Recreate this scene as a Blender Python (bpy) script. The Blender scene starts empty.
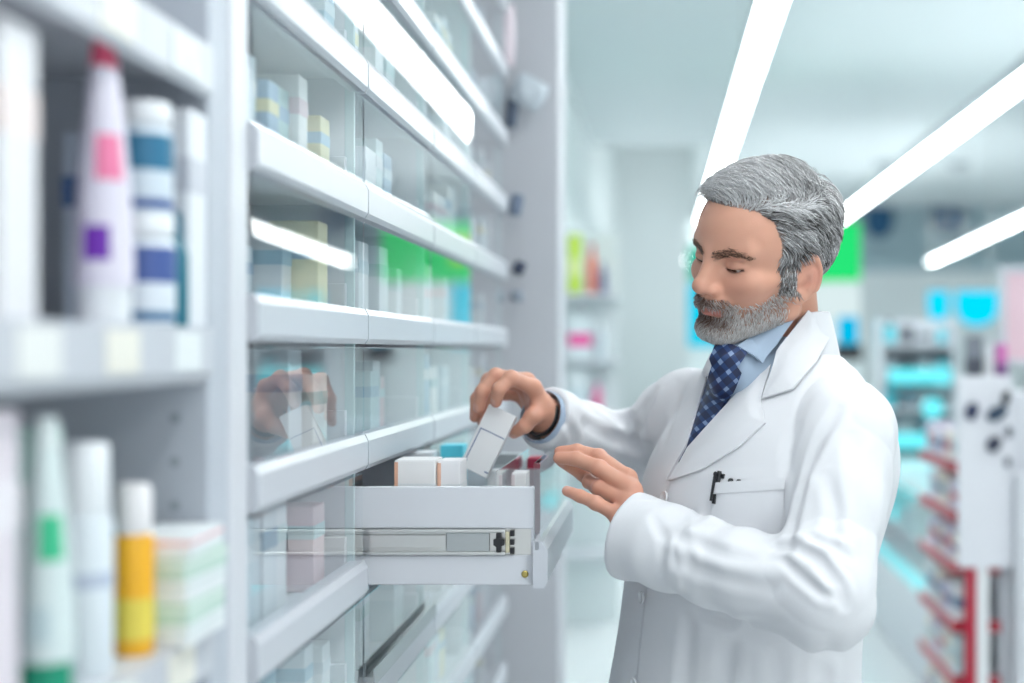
import bpy, bmesh, math, random
import numpy as np
from mathutils import Vector, Matrix

SC = bpy.context.scene
COL = SC.collection
R = random.Random(7)

# ------------------------------------------------------------------ camera, world, lamps, exposure
F = 50.0 / 36.0 * 1024.0          # focal length in pixels of the 1024 x 683 frame
VX, VY, H = 665.0, 350.0, 1.5     # where the aisle vanishes, and the eye height


def P(px, py, y):
    """point at distance y along the aisle that the photograph shows at px, py"""
    return Vector(((px - VX) * y / F, y, H - (py - VY) * y / F))


cam_data = bpy.data.cameras.new('camera')
cam = bpy.data.objects.new('camera', cam_data)
COL.objects.link(cam)
cam.location = (0, 0, H)
cam.rotation_euler = (math.pi / 2, 0, 0)
cam_data.lens = 50
cam_data.sensor_width = 36
cam_data.shift_x = (512 - VX) / 1024
cam_data.shift_y = (VY - 341.5) / 1024
cam_data.clip_start = 0.02
cam_data.dof.use_dof = True
cam_data.dof.focus_distance = 1.79
cam_data.dof.aperture_fstop = 1.9
cam_data.dof.aperture_blades = 0
SC.camera = cam

world = bpy.data.worlds.new('ambient_fill')  # even ambient light added to fill the room from its open back
SC.world = world
world.use_nodes = True
wb = world.node_tree.nodes['Background']
wb.inputs[0].default_value = (0.93, 0.97, 1.0, 1)
wb.inputs[1].default_value = 1.0

SC.view_settings.view_transform = 'Standard'
SC.view_settings.look = 'None'
SC.view_settings.exposure = 0.08
SC.view_settings.gamma = 1.0
SC.view_settings.use_curve_mapping = False
SC.cycles.max_bounces = 8
SC.cycles.transparent_max_bounces = 24
SC.cycles.diffuse_bounces = 4
SC.cycles.glossy_bounces = 4
SC.cycles.transmission_bounces = 4
SC.cycles.caustics_reflective = False
SC.cycles.caustics_refractive = False
SC.cycles.sample_clamp_indirect = 4.0
SC.cycles.use_denoising = True


def area_lamp(name, loc, rot, sx, sy, power, col=(1, 1, 1)):
    l = bpy.data.lights.new(name, 'AREA')
    l.shape = 'RECTANGLE'
    l.size, l.size_y, l.energy, l.color = sx, sy, power, col
    o = bpy.data.objects.new(name, l)
    o.location, o.rotation_euler = loc, rot
    COL.objects.link(o)
    return o


# unseen fill lamps added overhead, along the aisle and behind the photographer
CW = (0.97, 0.985, 1)
area_lamp('added_fill_lamp', (1.7, -1.2, 2.95), (math.radians(-10), math.radians(12), 0), 1.2, 3.5, 17, CW)
area_lamp('added_fill_lamp', (-0.35, 0.7, 3.15), (math.radians(34), math.radians(12), 0), 1.0, 1.4, 10, CW)  # key lamp added to light his face from the cabinet side
area_lamp('added_fill_lamp', (2.6, 2.4, 2.95), (0, math.radians(35), 0), 0.8, 4.0, 8, CW)  # added and angled to brighten the drawer interiors
for y_ in (9.0, 16.0):                                   # added uplights, unseen from below, that brighten the ceiling
    area_lamp('added_uplight', (2.6, y_, 2.75), (math.pi, 0, 0), 3.0, 4.0, 26, CW)
area_lamp('added_uplight', (-0.2, 18.5, 2.9), (math.pi, 0, 0), 0.6, 5.0, 20, CW)  # added to brighten the raised ceiling at the far end
area_lamp('added_wall_fill', (-0.15, 21.6, 3.2), (math.pi / 2, 0, 0), 1.0, 2.4, 17, CW)  # unseen lamp added to brighten the dark far wall


# ------------------------------------------------------------------ materials
def mat(name, col, rough=0.5, spec=0.5, metal=0.0, emit=None, estr=0.0, var=0.0, vscale=8.0, bump=0.0, bscale=40.0,
        coat=0.0, trans=0.0):
    m = bpy.data.materials.new(name)
    m.use_nodes = True
    nt = m.node_tree
    b = nt.nodes['Principled BSDF']
    b.inputs['Base Color'].default_value = (*col, 1)
    b.inputs['Roughness'].default_value = rough
    b.inputs['Specular IOR Level'].default_value = spec
    b.inputs['Metallic'].default_value = metal
    b.inputs['Coat Weight'].default_value = coat
    if trans:
        b.inputs['Transmission Weight'].default_value = trans
    if emit:
        b.inputs['Emission Color'].default_value = (*emit, 1)
        b.inputs['Emission Strength'].default_value = estr
    if var or bump:
        tc = nt.nodes.new('ShaderNodeTexCoord')
        nz = nt.nodes.new('ShaderNodeTexNoise')
        nz.inputs['Scale'].default_value = vscale
        nz.inputs['Detail'].default_value = 3
        nt.links.new(tc.outputs['Object'], nz.inputs['Vector'])
        if var:
            mx = nt.nodes.new('ShaderNodeMixRGB')
            mx.inputs[1].default_value = (*[max(0, c * (1 - var)) for c in col], 1)
            mx.inputs[2].default_value = (*[min(1, c * (1 + var)) for c in col], 1)
            nt.links.new(nz.outputs['Fac'], mx.inputs[0])
            nt.links.new(mx.outputs[0], b.inputs['Base Color'])
        if bump:
            n2 = nt.nodes.new('ShaderNodeTexNoise')
            n2.inputs['Scale'].default_value = bscale
            nt.links.new(tc.outputs['Object'], n2.inputs['Vector'])
            bp = nt.nodes.new('ShaderNodeBump')
            bp.inputs['Strength'].default_value = bump
            bp.inputs['Distance'].default_value = 0.002
            nt.links.new(n2.outputs['Fac'], bp.inputs['Height'])
            nt.links.new(bp.outputs[0], b.inputs['Normal'])
    return m


def glass_mat(name, tint=(0.97, 0.99, 1.0), ior=1.5, rough=0.0, boost=1.0):
    """a clear pane: straight-through transmission under a Fresnel reflection"""
    m = bpy.data.materials.new(name)
    m.use_nodes = True
    nt = m.node_tree
    nt.nodes.clear()
    out = nt.nodes.new('ShaderNodeOutputMaterial')
    tr = nt.nodes.new('ShaderNodeBsdfTransparent')
    tr.inputs[0].default_value = (*tint, 1)
    gl = nt.nodes.new('ShaderNodeBsdfGlossy')
    gl.inputs['Color'].default_value = (1, 1, 1, 1)
    gl.inputs['Roughness'].default_value = rough
    fr = nt.nodes.new('ShaderNodeFresnel')
    fr.inputs['IOR'].default_value = ior
    ge = nt.nodes.new('ShaderNodeNewGeometry')
    inv = nt.nodes.new('ShaderNodeMath')
    inv.operation = 'SUBTRACT'
    inv.inputs[0].default_value = 1.0
    nt.links.new(ge.outputs['Backfacing'], inv.inputs[1])
    face = nt.nodes.new('ShaderNodeMath')
    face.operation = 'MULTIPLY'
    nt.links.new(inv.outputs[0], face.inputs[0])
    mt = nt.nodes.new('ShaderNodeMath')
    mt.operation = 'MULTIPLY'
    mt.inputs[1].default_value = boost
    mt.use_clamp = True
    mx = nt.nodes.new('ShaderNodeMixShader')
    nt.links.new(fr.outputs[0], face.inputs[1])
    nt.links.new(face.outputs[0], mt.inputs[0])
    nt.links.new(mt.outputs[0], mx.inputs[0])
    nt.links.new(tr.outputs[0], mx.inputs[1])
    nt.links.new(gl.outputs[0], mx.inputs[2])
    nt.links.new(mx.outputs[0], out.inputs[0])
    return m


def emit_mat(name, col, s):
    m = bpy.data.materials.new(name)
    m.use_nodes = True
    nt = m.node_tree
    nt.nodes.clear()
    out = nt.nodes.new('ShaderNodeOutputMaterial')
    e = nt.nodes.new('ShaderNodeEmission')
    e.inputs[0].default_value = (*col, 1)
    e.inputs[1].default_value = s
    nt.links.new(e.outputs[0], out.inputs[0])
    return m


def vcol_mat(name, rough=0.5, spec=0.4, sss=0.0, attr='Col', bump=0.0, bscale=300.0, sheen=0.0):
    m = bpy.data.materials.new(name)
    m.use_nodes = True
    nt = m.node_tree
    b = nt.nodes['Principled BSDF']
    a = nt.nodes.new('ShaderNodeAttribute')
    a.attribute_name = attr
    nt.links.new(a.outputs['Color'], b.inputs['Base Color'])
    b.inputs['Roughness'].default_value = rough
    b.inputs['Specular IOR Level'].default_value = spec
    if sss:
        b.inputs['Subsurface Weight'].default_value = sss
        b.inputs['Subsurface Radius'].default_value = (1.0, 0.35, 0.2)
        b.inputs['Subsurface Scale'].default_value = 0.006
    if bump:
        tc = nt.nodes.new('ShaderNodeTexCoord')
        n2 = nt.nodes.new('ShaderNodeTexNoise')
        n2.inputs['Scale'].default_value = bscale
        nt.links.new(tc.outputs['Object'], n2.inputs['Vector'])
        bp = nt.nodes.new('ShaderNodeBump')
        bp.inputs['Strength'].default_value = bump
        bp.inputs['Distance'].default_value = 0.001
        nt.links.new(n2.outputs['Fac'], bp.inputs['Height'])
        nt.links.new(bp.outputs[0], b.inputs['Normal'])
    return m


M = dict(
    white=mat('white_lacquer', (0.68, 0.70, 0.745), 0.35, 0.5, var=0.02),
    rail=mat('rail_white', (0.58, 0.605, 0.655), 0.3, 0.5, var=0.02),
    grey=mat('grey_lacquer', (0.50, 0.54, 0.60), 0.5, var=0.03),
    dgrey=mat('dark_grey_back', (0.09, 0.12, 0.17), 0.6, var=0.05),
    glass=glass_mat('clear_acrylic', (0.97, 0.985, 0.99), 1.5, 0.0, 1.35),
    wavy=glass_mat('clear_glass_pane', (0.96, 0.985, 0.985), 1.5, 0.012),
    edge=mat('acrylic_edge', (0.62, 0.78, 0.80), 0.2, 0.6),
    metal=mat('zinc_steel', (0.62, 0.63, 0.62), 0.28, metal=1.0, var=0.05),
    dmetal=mat('dark_steel', (0.46, 0.49, 0.50), 0.35, metal=1.0),  # a darker steel than the zinc one
    black=mat('black_plastic', (0.012, 0.014, 0.018), 0.35),
    floor=mat('pale_floor_tile', (0.80, 0.83, 0.84), 0.16, 0.5, var=0.03, vscale=1.5),
    ceil=mat('ceiling_paint', (0.64, 0.71, 0.73), 0.7, var=0.02, vscale=0.8),
    wall=mat('wall_paint', (0.74, 0.81, 0.82), 0.7, var=0.02, vscale=0.8),
    tube=emit_mat('tube_light', (0.95, 1.0, 1.0), 14.0),
    brass=mat('brass_screw', (0.45, 0.36, 0.12), 0.4, metal=1.0),
)
_cm = {}


def paint(col, rough=0.45):
    k = (tuple(round(c, 3) for c in col), rough)
    if k not in _cm:
        _cm[k] = mat('paint_%02d' % len(_cm), col, rough, var=0.03, vscale=20)
    return _cm[k]


def srgb(r, g, b):
    f = lambda c: (c / 255 / 12.92) if c / 255 <= 0.04045 else ((c / 255 + 0.055) / 1.055) ** 2.4
    return (f(r), f(g), f(b))


# ------------------------------------------------------------------ mesh builder
class MB:
    def __init__(s):
        s.v, s.f, s.mi = [], [], []

    def add(s, vs, fs, m=0):
        o = len(s.v)
        s.v += [tuple(v) for v in vs]
        s.f += [tuple(i + o for i in f) for f in fs]
        s.mi += [m] * len(fs)

    def box(s, x0, x1, y0, y1, z0, z1, b=0.0, m=0, xf=None):
        """box, its edges cut by a bevel of b"""
        b = min(b, (x1 - x0) * 0.49, (y1 - y0) * 0.49, (z1 - z0) * 0.49)
        if b <= 0:
            vs = [(x, y, z) for x in (x0, x1) for y in (y0, y1) for z in (z0, z1)]
            fs = [(0, 1, 3, 2), (4, 6, 7, 5), (0, 4, 5, 1), (2, 3, 7, 6), (0, 2, 6, 4), (1, 5, 7, 3)]
        else:
            bm = bmesh.new()
            bmesh.ops.create_cube(bm, size=1)
            for v in bm.verts:
                v.co = Vector(((x0 + x1) / 2 + v.co.x * (x1 - x0), (y0 + y1) / 2 + v.co.y * (y1 - y0),
                               (z0 + z1) / 2 + v.co.z * (z1 - z0)))
            bmesh.ops.bevel(bm, geom=bm.edges[:], offset=b, segments=2, affect='EDGES', profile=0.5)
            bm.verts.index_update()
            vs = [tuple(v.co) for v in bm.verts]
            fs = [tuple(v.index for v in f.verts) for f in bm.faces]
            bm.free()
        if xf:
            vs = [tuple(xf @ Vector(v)) for v in vs]
        s.add(vs, fs, m)
        return s

    def lathe(s, prof, c=(0, 0, 0), n=20, m=0, sx=1.0, sy=1.0, xf=None):
        """prof: list of (r, z); closed at both ends"""
        vs, fs = [], []
        k = len(prof)
        for r, z in prof:
            for i in range(n):
                a = 2 * math.pi * i / n
                vs.append((c[0] + r * math.cos(a) * sx, c[1] + r * math.sin(a) * sy, c[2] + z))
        for j in range(k - 1):
            for i in range(n):
                i2 = (i + 1) % n
                fs.append((j * n + i, j * n + i2, (j + 1) * n + i2, (j + 1) * n + i))
        fs.append(tuple(range(n - 1, -1, -1)))
        fs.append(tuple((k - 1) * n + i for i in range(n)))
        if xf:
            vs = [tuple(xf @ Vector(v)) for v in vs]
        s.add(vs, fs, m)
        return s

    def tube(s, pts, r, n=10, m=0):
        pts = [Vector(p) for p in pts]
        vs, fs = [], []
        up = Vector((0, 0, 1))
        for i, p in enumerate(pts):
            t = (pts[min(i + 1, len(pts) - 1)] - pts[max(i - 1, 0)]).normalized()
            a = t.cross(up)
            if a.length < 1e-4:
                a = t.cross(Vector((1, 0, 0)))
            a.normalize()
            b = t.cross(a)
            rr = r[i] if isinstance(r, (list, tuple)) else r
            for k in range(n):
                w = 2 * math.pi * k / n
                vs.append(tuple(p + a * rr * math.cos(w) + b * rr * math.sin(w)))
        for i in range(len(pts) - 1):
            for k in range(n):
                k2 = (k + 1) % n
                fs.append((i * n + k, i * n + k2, (i + 1) * n + k2, (i + 1) * n + k))
        fs.append(tuple(range(n - 1, -1, -1)))
        fs.append(tuple((len(pts) - 1) * n + i for i in range(n)))
        s.add(vs, fs, m)
        return s

    def prism(s, poly, axis, a0, a1, m=0):
        """poly in the two other axes, pushed along axis from a0 to a1"""
        n = len(poly)
        put = {'x': lambda p, a: (a, p[0], p[1]), 'y': lambda p, a: (p[0], a, p[1]), 'z': lambda p, a: (p[0], p[1], a)}[axis]
        vs = [put(p, a0) for p in poly] + [put(p, a1) for p in poly]
        fs = [tuple(range(n)), tuple(range(2 * n - 1, n - 1, -1))]
        fs += [(i, n + i, n + (i + 1) % n, (i + 1) % n) for i in range(n)]
        s.add(vs, fs, m)
        return s

    def build(s, name, mats, parent=None, smooth=False, loc=None):
        me = bpy.data.meshes.new(name)
        me.from_pydata(s.v, [], s.f)
        if not isinstance(mats, (list, tuple)):
            mats = [mats]
        for m_ in mats:
            me.materials.append(m_)
        me.polygons.foreach_set('material_index', s.mi)
        bm = bmesh.new()
        bm.from_mesh(me)
        bmesh.ops.recalc_face_normals(bm, faces=bm.faces[:])
        bm.to_mesh(me)
        bm.free()
        if smooth:
            me.polygons.foreach_set('use_smooth', [True] * len(me.polygons))
            me.set_sharp_from_angle(angle=math.radians(40))
        me.update()
        o = bpy.data.objects.new(name, me)
        COL.objects.link(o)
        if parent is not None:
            o.parent = parent
        if loc is not None:
            o.location = loc
        return o


def tag(o, label=None, cat=None, group=None, kind=None):
    if label:
        o['label'] = label
    if cat:
        o['category'] = cat
    if group:
        o['group'] = group
    if kind:
        o['kind'] = kind
    return o


def thing(name, label, cat, loc=(0, 0, 0), rz=0.0, group=None):
    o = bpy.data.objects.new(name, None)
    o.empty_display_size = 0.05
    COL.objects.link(o)
    o.location = loc
    o.rotation_euler = (0, 0, rz)
    return tag(o, label, cat, group)


def struct(o):
    o['kind'] = 'structure'
    return o


def copy_tree(o, parent=None):
    c = o.copy()
    COL.objects.link(c)
    if parent is not None:
        c.parent = parent
    for ch in list(o.children):
        copy_tree(ch, c)
    return c


# ================================================================== the shop: floor, ceiling, walls
mb = MB()
mb.box(-1.2, 7.0, -4.0, 24.0, -0.10, 0.0)
struct(mb.build('floor', M['floor']))
mb = MB()                                                # the flat ceiling, stepped up over the far part of the aisle
mb.box(-1.2, 0.55, -4.0, 15.3, 3.70, 3.80)
mb.box(0.55, 7.0, -4.0, 22.2, 3.70, 3.80)
struct(mb.build('ceiling', M['ceil']))
mb = MB()
mb.box(-1.2, 0.55, 15.3, 24.0, 4.9, 5.0)
mb.box(0.45, 0.55, 15.4, 24.0, 3.80, 4.9)
mb.box(-1.2, 0.45, 15.2, 15.3, 3.80, 5.0)
struct(mb.build('trim_1', M['wall']))
mb = MB()
mb.box(-1.2, 7.0, 24.0, 24.1, 0, 5.0)
struct(mb.build('wall_back', M['wall']))
mb = MB()
mb.box(-1.3, -1.2, -4.0, 24.1, 0, 5.0)
mb.box(-1.2, -0.80, 3.75, 24.0, 0, 4.95)
struct(mb.build('wall_left', M['wall']))
mb = MB()
mb.box(7.0, 7.1, -4.0, 24.1, 0, 4.0)
struct(mb.build('wall_right', M['wall']))
mb = MB()                                                # bulkhead across the far end
mb.box(0.60, 7.0, 22.0, 22.2, 2.72, 3.70)
mb.box(0.60, 7.0, 21.9, 22.0, 2.72, 2.95)
struct(mb.build('trim_2', mat('bulkhead', srgb(168, 190, 198), 0.7)))
mb = MB()                                                # the column that closes the run of cabinets
mb.box(-0.80, -0.262, 3.50, 3.75, 0, 3.70, 0.004)
struct(mb.build('column', mat('column_paint', (0.54, 0.56, 0.60), 0.6, var=0.02)))


# ------------------------------------------------------------------ suspended line luminaires
def luminaire(label, a, b, w=0.10, hang=3.70):
    a, b = Vector(a), Vector(b)
    o = thing('linear_light', label, 'ceiling light', (a + b) / 2, 0, 'suspended line lights')
    d = (b - a)
    L = d.length
    rot = Vector((0, 1, 0)).rotation_difference(d.normalized()).to_matrix().to_4x4()
    m = MB()
    m.box(-w / 2, w / 2, -L / 2, L / 2, 0.012, 0.085, 0.004, xf=rot)
    m.build('housing', M['lampgrey'], o)
    m = MB()
    m.box(-w / 2 + 0.002, w / 2 - 0.002, -L / 2 + 0.01, L / 2 - 0.01, -0.012, 0.0115, 0.006, xf=rot)
    m.build('diffuser', M['tube'], o)
    la = area_lamp('linear_lamp', (a + b) / 2 - Vector((0, 0, 0.02)), (0, 0, math.atan2(-d.x, d.y)), w, L, 1.9 * L, CW)
    for k in range(4):
        y = -L / 2 + L * (k + 0.5) / 4
        p = rot @ Vector((0, y, 0.085))
        m = MB()
        m.tube([p, p + Vector((0, 0, hang - (a.z + b.z) / 2 - 0.088))], 0.004, 6)
        m.build('cable', M['metal'], o)
    return o


M['lampgrey'] = mat('lamp_housing', (0.42, 0.46, 0.49), 0.5)
ZL = H + 1.30


def at_z(px, py, z):
    y = F * (z - H) / (VY - py)
    return P(px, py, y)


luminaire('long bright ceiling line light running down to just before the man\'s forehead', (0.414, -1.0, ZL), at_z(690, 262, ZL))
luminaire('long slanting ceiling line light that passes behind the man\'s grey hair', (1.735, -1.0, ZL), (1.735, 19.5, ZL))
e0, e1 = at_z(931, 262, ZL), at_z(1030, 216, ZL)
luminaire('short ceiling line light whose end hangs in front of the blue half-round signs', e0 + (e1 - e0) * 2.2, e0)


# ================================================================== the wall of glass-fronted drawers
XF = -0.375                                              # front plane of the cabinets
EDGE = [1.275, 1.75, 2.25, 2.75, 3.30]                   # where one cabinet stops and the next begins
PITCH = 0.1545
Z0 = H - 0.1255                                          # middle of the rail above the open drawer
TIERS = [(k, Z0 + k * PITCH) for k in range(6, -9, -1)]  # k = the tier whose lower rail is at this height
OPEN_COL, OPEN_K = 1, -1
TIER_WORD = {6: 'topmost', 5: 'second', 4: 'third', 3: 'fourth', 2: 'fifth', 1: 'sixth', 0: 'seventh', -1: 'eighth', -2: 'ninth',
             -3: 'tenth', -4: 'eleventh', -5: 'twelfth', -6: 'thirteenth', -7: 'fourteenth', -8: 'fifteenth'}
COL_WORD = ['cabinet by open shelves', 'cabinet with pulled-out drawer', 'cabinet past open drawer', 'cabinet against grey column']
RH = 0.043                                               # rail height
DD = 0.36                                                # drawer depth


def drawer_meshes(w):
    """front pane, front rail, box and runner of one drawer, its front at x = 0, y from 0 to w"""
    out = {}
    g = 0.003
    m = MB()                                             # rail: a rounded lip along the bottom of the front
    pr = [(-0.012, -RH / 2), (0.006, -RH / 2), (0.010, -RH / 2 + 0.006), (0.010, RH / 2 - 0.008), (0.006, RH / 2), (-0.012, RH / 2)]
    m.prism([(x, z) for x, z in pr], 'y', g, w - g)
    out['front_rail'] = (m, M['rail'])
    m = MB()                                             # pane with a polished upper edge
    m.box(-0.004, 0.004, g, w - g, RH / 2 - 0.004, PITCH - RH / 2 - 0.004, 0.0012)
    out['front_pane'] = (m, M['glass'])
    m = MB()
    m.box(-DD, -0.014, 0.010, 0.022, 0.004, 0.052, 0.001)
    m.box(-DD, -0.014, w - 0.022, w - 0.010, 0.004, 0.052, 0.001)
    m.box(-DD, -DD + 0.012, 0.022, w - 0.022, 0.004, 0.075)
    m.box(-DD, -0.014, 0.010, w - 0.010, -0.006, 0.004)
    out['tray'] = (m, M['white'])
    return out


_dm = {}


def add_drawer(parent, col, k, z, xo=0.0):
    w = EDGE[col + 1] - EDGE[col]
    if col not in _dm:
        d = thing('drawer', None, None)
        for nm, (m, mt) in drawer_meshes(w).items():
            m.build(nm, mt, d)
        _dm[col] = d
        d.parent = parent
    else:
        d = copy_tree(_dm[col], parent)
    d.location = (XF + xo, EDGE[col], z)
    return d


for col in range(4):
    y0, y1 = EDGE[col], EDGE[col + 1]
    cb = thing('drawer_cabinet', ['white drawer cabinet with clear fronts next to the open shelf bay',
                                  'white drawer cabinet whose clear-fronted drawer is pulled out before the man',
                                  'white drawer cabinet with clear fronts just past the pulled-out drawer',
                                  'white drawer cabinet with clear fronts against the grey column'][col], 'cabinet', (0, 0, 0), 0,
               'drawer cabinets along the wall')
    m = MB()
    m.box(-0.80, -0.785, y0, y1, 0, 2.66)                # back
    m.box(-0.785, XF - 0.012, y0, y0 + 0.006, 0, 2.66)   # sides
    m.box(-0.785, XF - 0.012, y1 - 0.006, y1, 0, 2.66)
    m.box(-0.785, XF, y0 + 0.006, y1 - 0.006, 0.0, 0.10)
    m.box(-0.785, XF, y0 + 0.006, y1 - 0.006, 2.62, 2.66)
    m.build('carcass', M['white'], cb)
    m = MB()
    m.box(-0.785, -0.780, y0 + 0.006, y1 - 0.006, 0.10, 2.62)
    m.build('back_panel', M['white'], cb)
    m = MB()                                             # polished uprights between the panes
    m.box(XF - 0.018, XF - 0.006, y1 - 0.0065, y1 - 0.0002, 0.10, 2.62, 0.001)
    m.build('upright', M['edge'], cb)
    for k, z in TIERS:
        if (col, k) == (OPEN_COL, OPEN_K):
            continue
        add_drawer(cb, col, k, z)
    if col == OPEN_COL:
        # -------- the drawer he has pulled out
        z = Z0 - PITCH - 0.002
        d = thing('drawer', None, None)
        d.parent = cb
        d['label'] = 'pulled-out drawer with a clear front and a steel runner on its side'
        xr = -0.163                                      # inner face of its front
        ya, yb = y0 + 0.018, y1 - 0.018
        top, low = H - (487 - VY) * ya / F, H - (585 - VY) * ya / F
        band0, band1 = H - (555 - VY) * ya / F, H - (529 - VY) * ya / F
        for nm, s_ in (('side_panel', 0), ('side_panel', 1)):
            m = MB()
            if s_ == 0:
                m.box(-0.52, xr, ya, ya + 0.014, band1, top, 0.0015)
                m.box(-0.52, xr, ya + 0.004, ya + 0.014, band0, band1)
                m.box(-0.52, xr, ya, ya + 0.014, low, band0, 0.0015)
            else:
                m.box(-0.52, xr, yb - 0.014, yb, low, top, 0.0015)
            m.build(nm, M['white'], d)
        m = MB()
        m.box(-0.52, xr, ya + 0.014, yb - 0.014, low + 0.010, low + 0.018)
        m.box(-0.52, -0.508, ya + 0.014, yb - 0.014, low + 0.018, top)
        m.build('bottom', M['white'], d)
        m = MB()                                         # telescopic runner in its groove
        zc, hh = (band0 + band1) / 2, (band1 - band0) / 2
        pr = lambda a, b, y_a, y_b, q: m.box(a, b, y_a, y_b, zc - hh * q, zc + hh * q, 0.0008)
        m.box(-0.50, xr - 0.004, ya + 0.0035, ya + 0.0045, zc - hh, zc + hh)
        m.box(-0.50, xr - 0.035, ya - 0.004, ya + 0.0035, zc + hh * 0.72, zc + hh, 0.0012)
        m.box(-0.50, xr - 0.035, ya - 0.004, ya + 0.0035, zc - hh, zc - hh * 0.72, 0.0012)
        m.box(-0.50, -0.272, ya + 0.001, ya + 0.0035, zc - hh * 0.5, zc + hh * 0.55, 0.001)
        m.box(-0.272, xr - 0.055, ya - 0.001, ya + 0.0035, zc - hh * 0.72, zc + hh * 0.72, 0.001, 1)
        m.build('runner', [M['metal'], M['dmetal']], d)
        m = MB()                                         # black latch and end stop of the runner
        lx = P(499, 0, ya).x
        m.box(lx - 0.0065, lx + 0.0065, ya - 0.006, ya + 0.001, zc - 0.004, zc + 0.004, 0.001)
        m.box(lx - 0.003, lx + 0.003, ya - 0.006, ya + 0.001, zc - 0.012, zc + 0.012, 0.001)
        m.lathe([(0.0, 0), (0.006, 0), (0.006, 0.004), (0.0, 0.004)], n=16, xf=Matrix.Translation((lx, ya - 0.004, zc)) @ Matrix.Rotation(math.pi / 2, 4, 'X'))
        m.box(lx + 0.014, lx + 0.019, ya - 0.003, ya + 0.002, zc - hh * 0.9, zc - hh * 0.45)
        m.box(lx + 0.014, lx + 0.019, ya - 0.003, ya + 0.002, zc - hh * 0.2, zc + hh * 0.2)
        m.box(lx + 0.014, lx + 0.019, ya - 0.003, ya + 0.002, zc + hh * 0.45, zc + hh * 0.9)
        m.build('latch', M['black'], d)
        m = MB()
        m.box(lx + 0.008, lx + 0.0135, ya - 0.004, ya + 0.002, zc - hh * 0.8, zc + hh * 0.8, 0.001)
        m.build('runner_bracket', mat('yellowish_zinc', (0.62, 0.58, 0.42), 0.35, metal=0.6), d)
        m = MB()
        m.lathe([(0.0, 0), (0.0045, 0), (0.0045, 0.0015), (0.003, 0.0024), (0.0, 0.0024)], n=16,
                xf=Matrix.Translation((P(525, 0, ya).x, ya, P(0, 574, ya).z)) @ Matrix.Rotation(math.pi / 2, 4, 'X'))
        m.build('screw', M['brass'], d)
        m = MB()                                         # front: clear plate over a white rail
        zr = H - (540 - VY) * ya / F
        m.prism([(xr, low - 0.002), (xr + 0.014, low - 0.002), (xr + 0.018, low + 0.006), (xr + 0.018, zr - 0.010), (xr + 0.012, zr), (xr, zr)],
                'y', y0 + 0.004, y1 - 0.004)
        m.build('front_rail', M['rail'], d)
        m = MB()
        m.box(xr + 0.001, xr + 0.009, y0 + 0.004, y1 - 0.004, zr - 0.012, H - (462 - VY) * ya / F, 0.0016)
        m.build('front_pane', M['glass'], d)
        m = MB()                                         # low clear dividers
        m.box(-0.2132, -0.2112, ya + 0.016, yb - 0.016, low + 0.018, top + 0.018, 0.0008)
        m.build('divider', M['glass'], d)
        # -------- slide of the drawer two tiers down
        m = MB()
        zs = H - 0.4345 - RH / 2 - 0.002
        a0 = MB()
        a0.box(XF + 0.0005, XF + 0.0125, 1.765, 2.243, zs + 0.040, zs + 0.052, 0.001)
        a0.box(XF + 0.0125, XF + 0.0145, 1.765, 2.243, zs + 0.040, zs + 0.062, 0.0005)
        a0.box(XF + 0.0005, XF + 0.0035, 1.765, 2.243, zs + 0.052, zs + 0.070, 0.0005)
        s = a0.build('runner', [M['dmetal']], cb)


# ------------------------------------------------------------------ cartons standing in the drawers
WHITES = [srgb(236, 240, 244), srgb(222, 230, 236), srgb(206, 220, 228), srgb(240, 240, 238), srgb(214, 232, 234)]
ACCENT = [srgb(196, 222, 226), srgb(226, 200, 206), srgb(160, 196, 214), srgb(176, 206, 206), srgb(232, 224, 176), srgb(150, 180, 204)]
N_CART = [0]
ORD = ['first', 'second', 'third', 'fourth', 'fifth', 'sixth', 'seventh', 'eighth']
CNAME = [('white', 'off-white', 'pale grey', 'white', 'pale mint'), ('pale aqua', 'pale pink', 'light blue', 'grey-green', 'pale yellow', 'blue-grey')]


def carton_mesh(w, d, h, band, col):
    m = MB()
    m.box(-d / 2, d / 2, -w / 2, w / 2, 0, h, 0.0012)
    zb = h * 0.62
    m2 = MB()
    m2.box(-d / 2 - 0.0004, d / 2 + 0.0004, -w / 2 - 0.0004, w / 2 + 0.0004, zb, zb + h * 0.16)
    return m, m2


def carton(name, label, x, y, z, w, d, h, col, col2, rz=0.0, group=None, cat='carton', tilt=None):
    o = thing(name, label, cat, (x, y, z), rz, group)
    if tilt:
        o.rotation_euler = tilt
    a, b_ = carton_mesh(w, d, h, 0, 0)
    a.build('box', paint(col, 0.4), o)
    b_.build('printed_band', paint(col2, 0.4), o)
    m = MB()
    m.box(-d / 2 * 0.98, d / 2 * 0.98, -w / 2 * 0.98, -w / 2 * 0.98 + 0.0006, h, h + 0.0006)
    m.box(-d / 2 * 0.98, d / 2 * 0.98, -w / 2 * 0.9, w / 2 * 0.98, h, h + 0.0005)
    m.build('flap', paint(tuple(min(1, c * 1.03) for c in col), 0.4), o)
    return o


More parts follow.
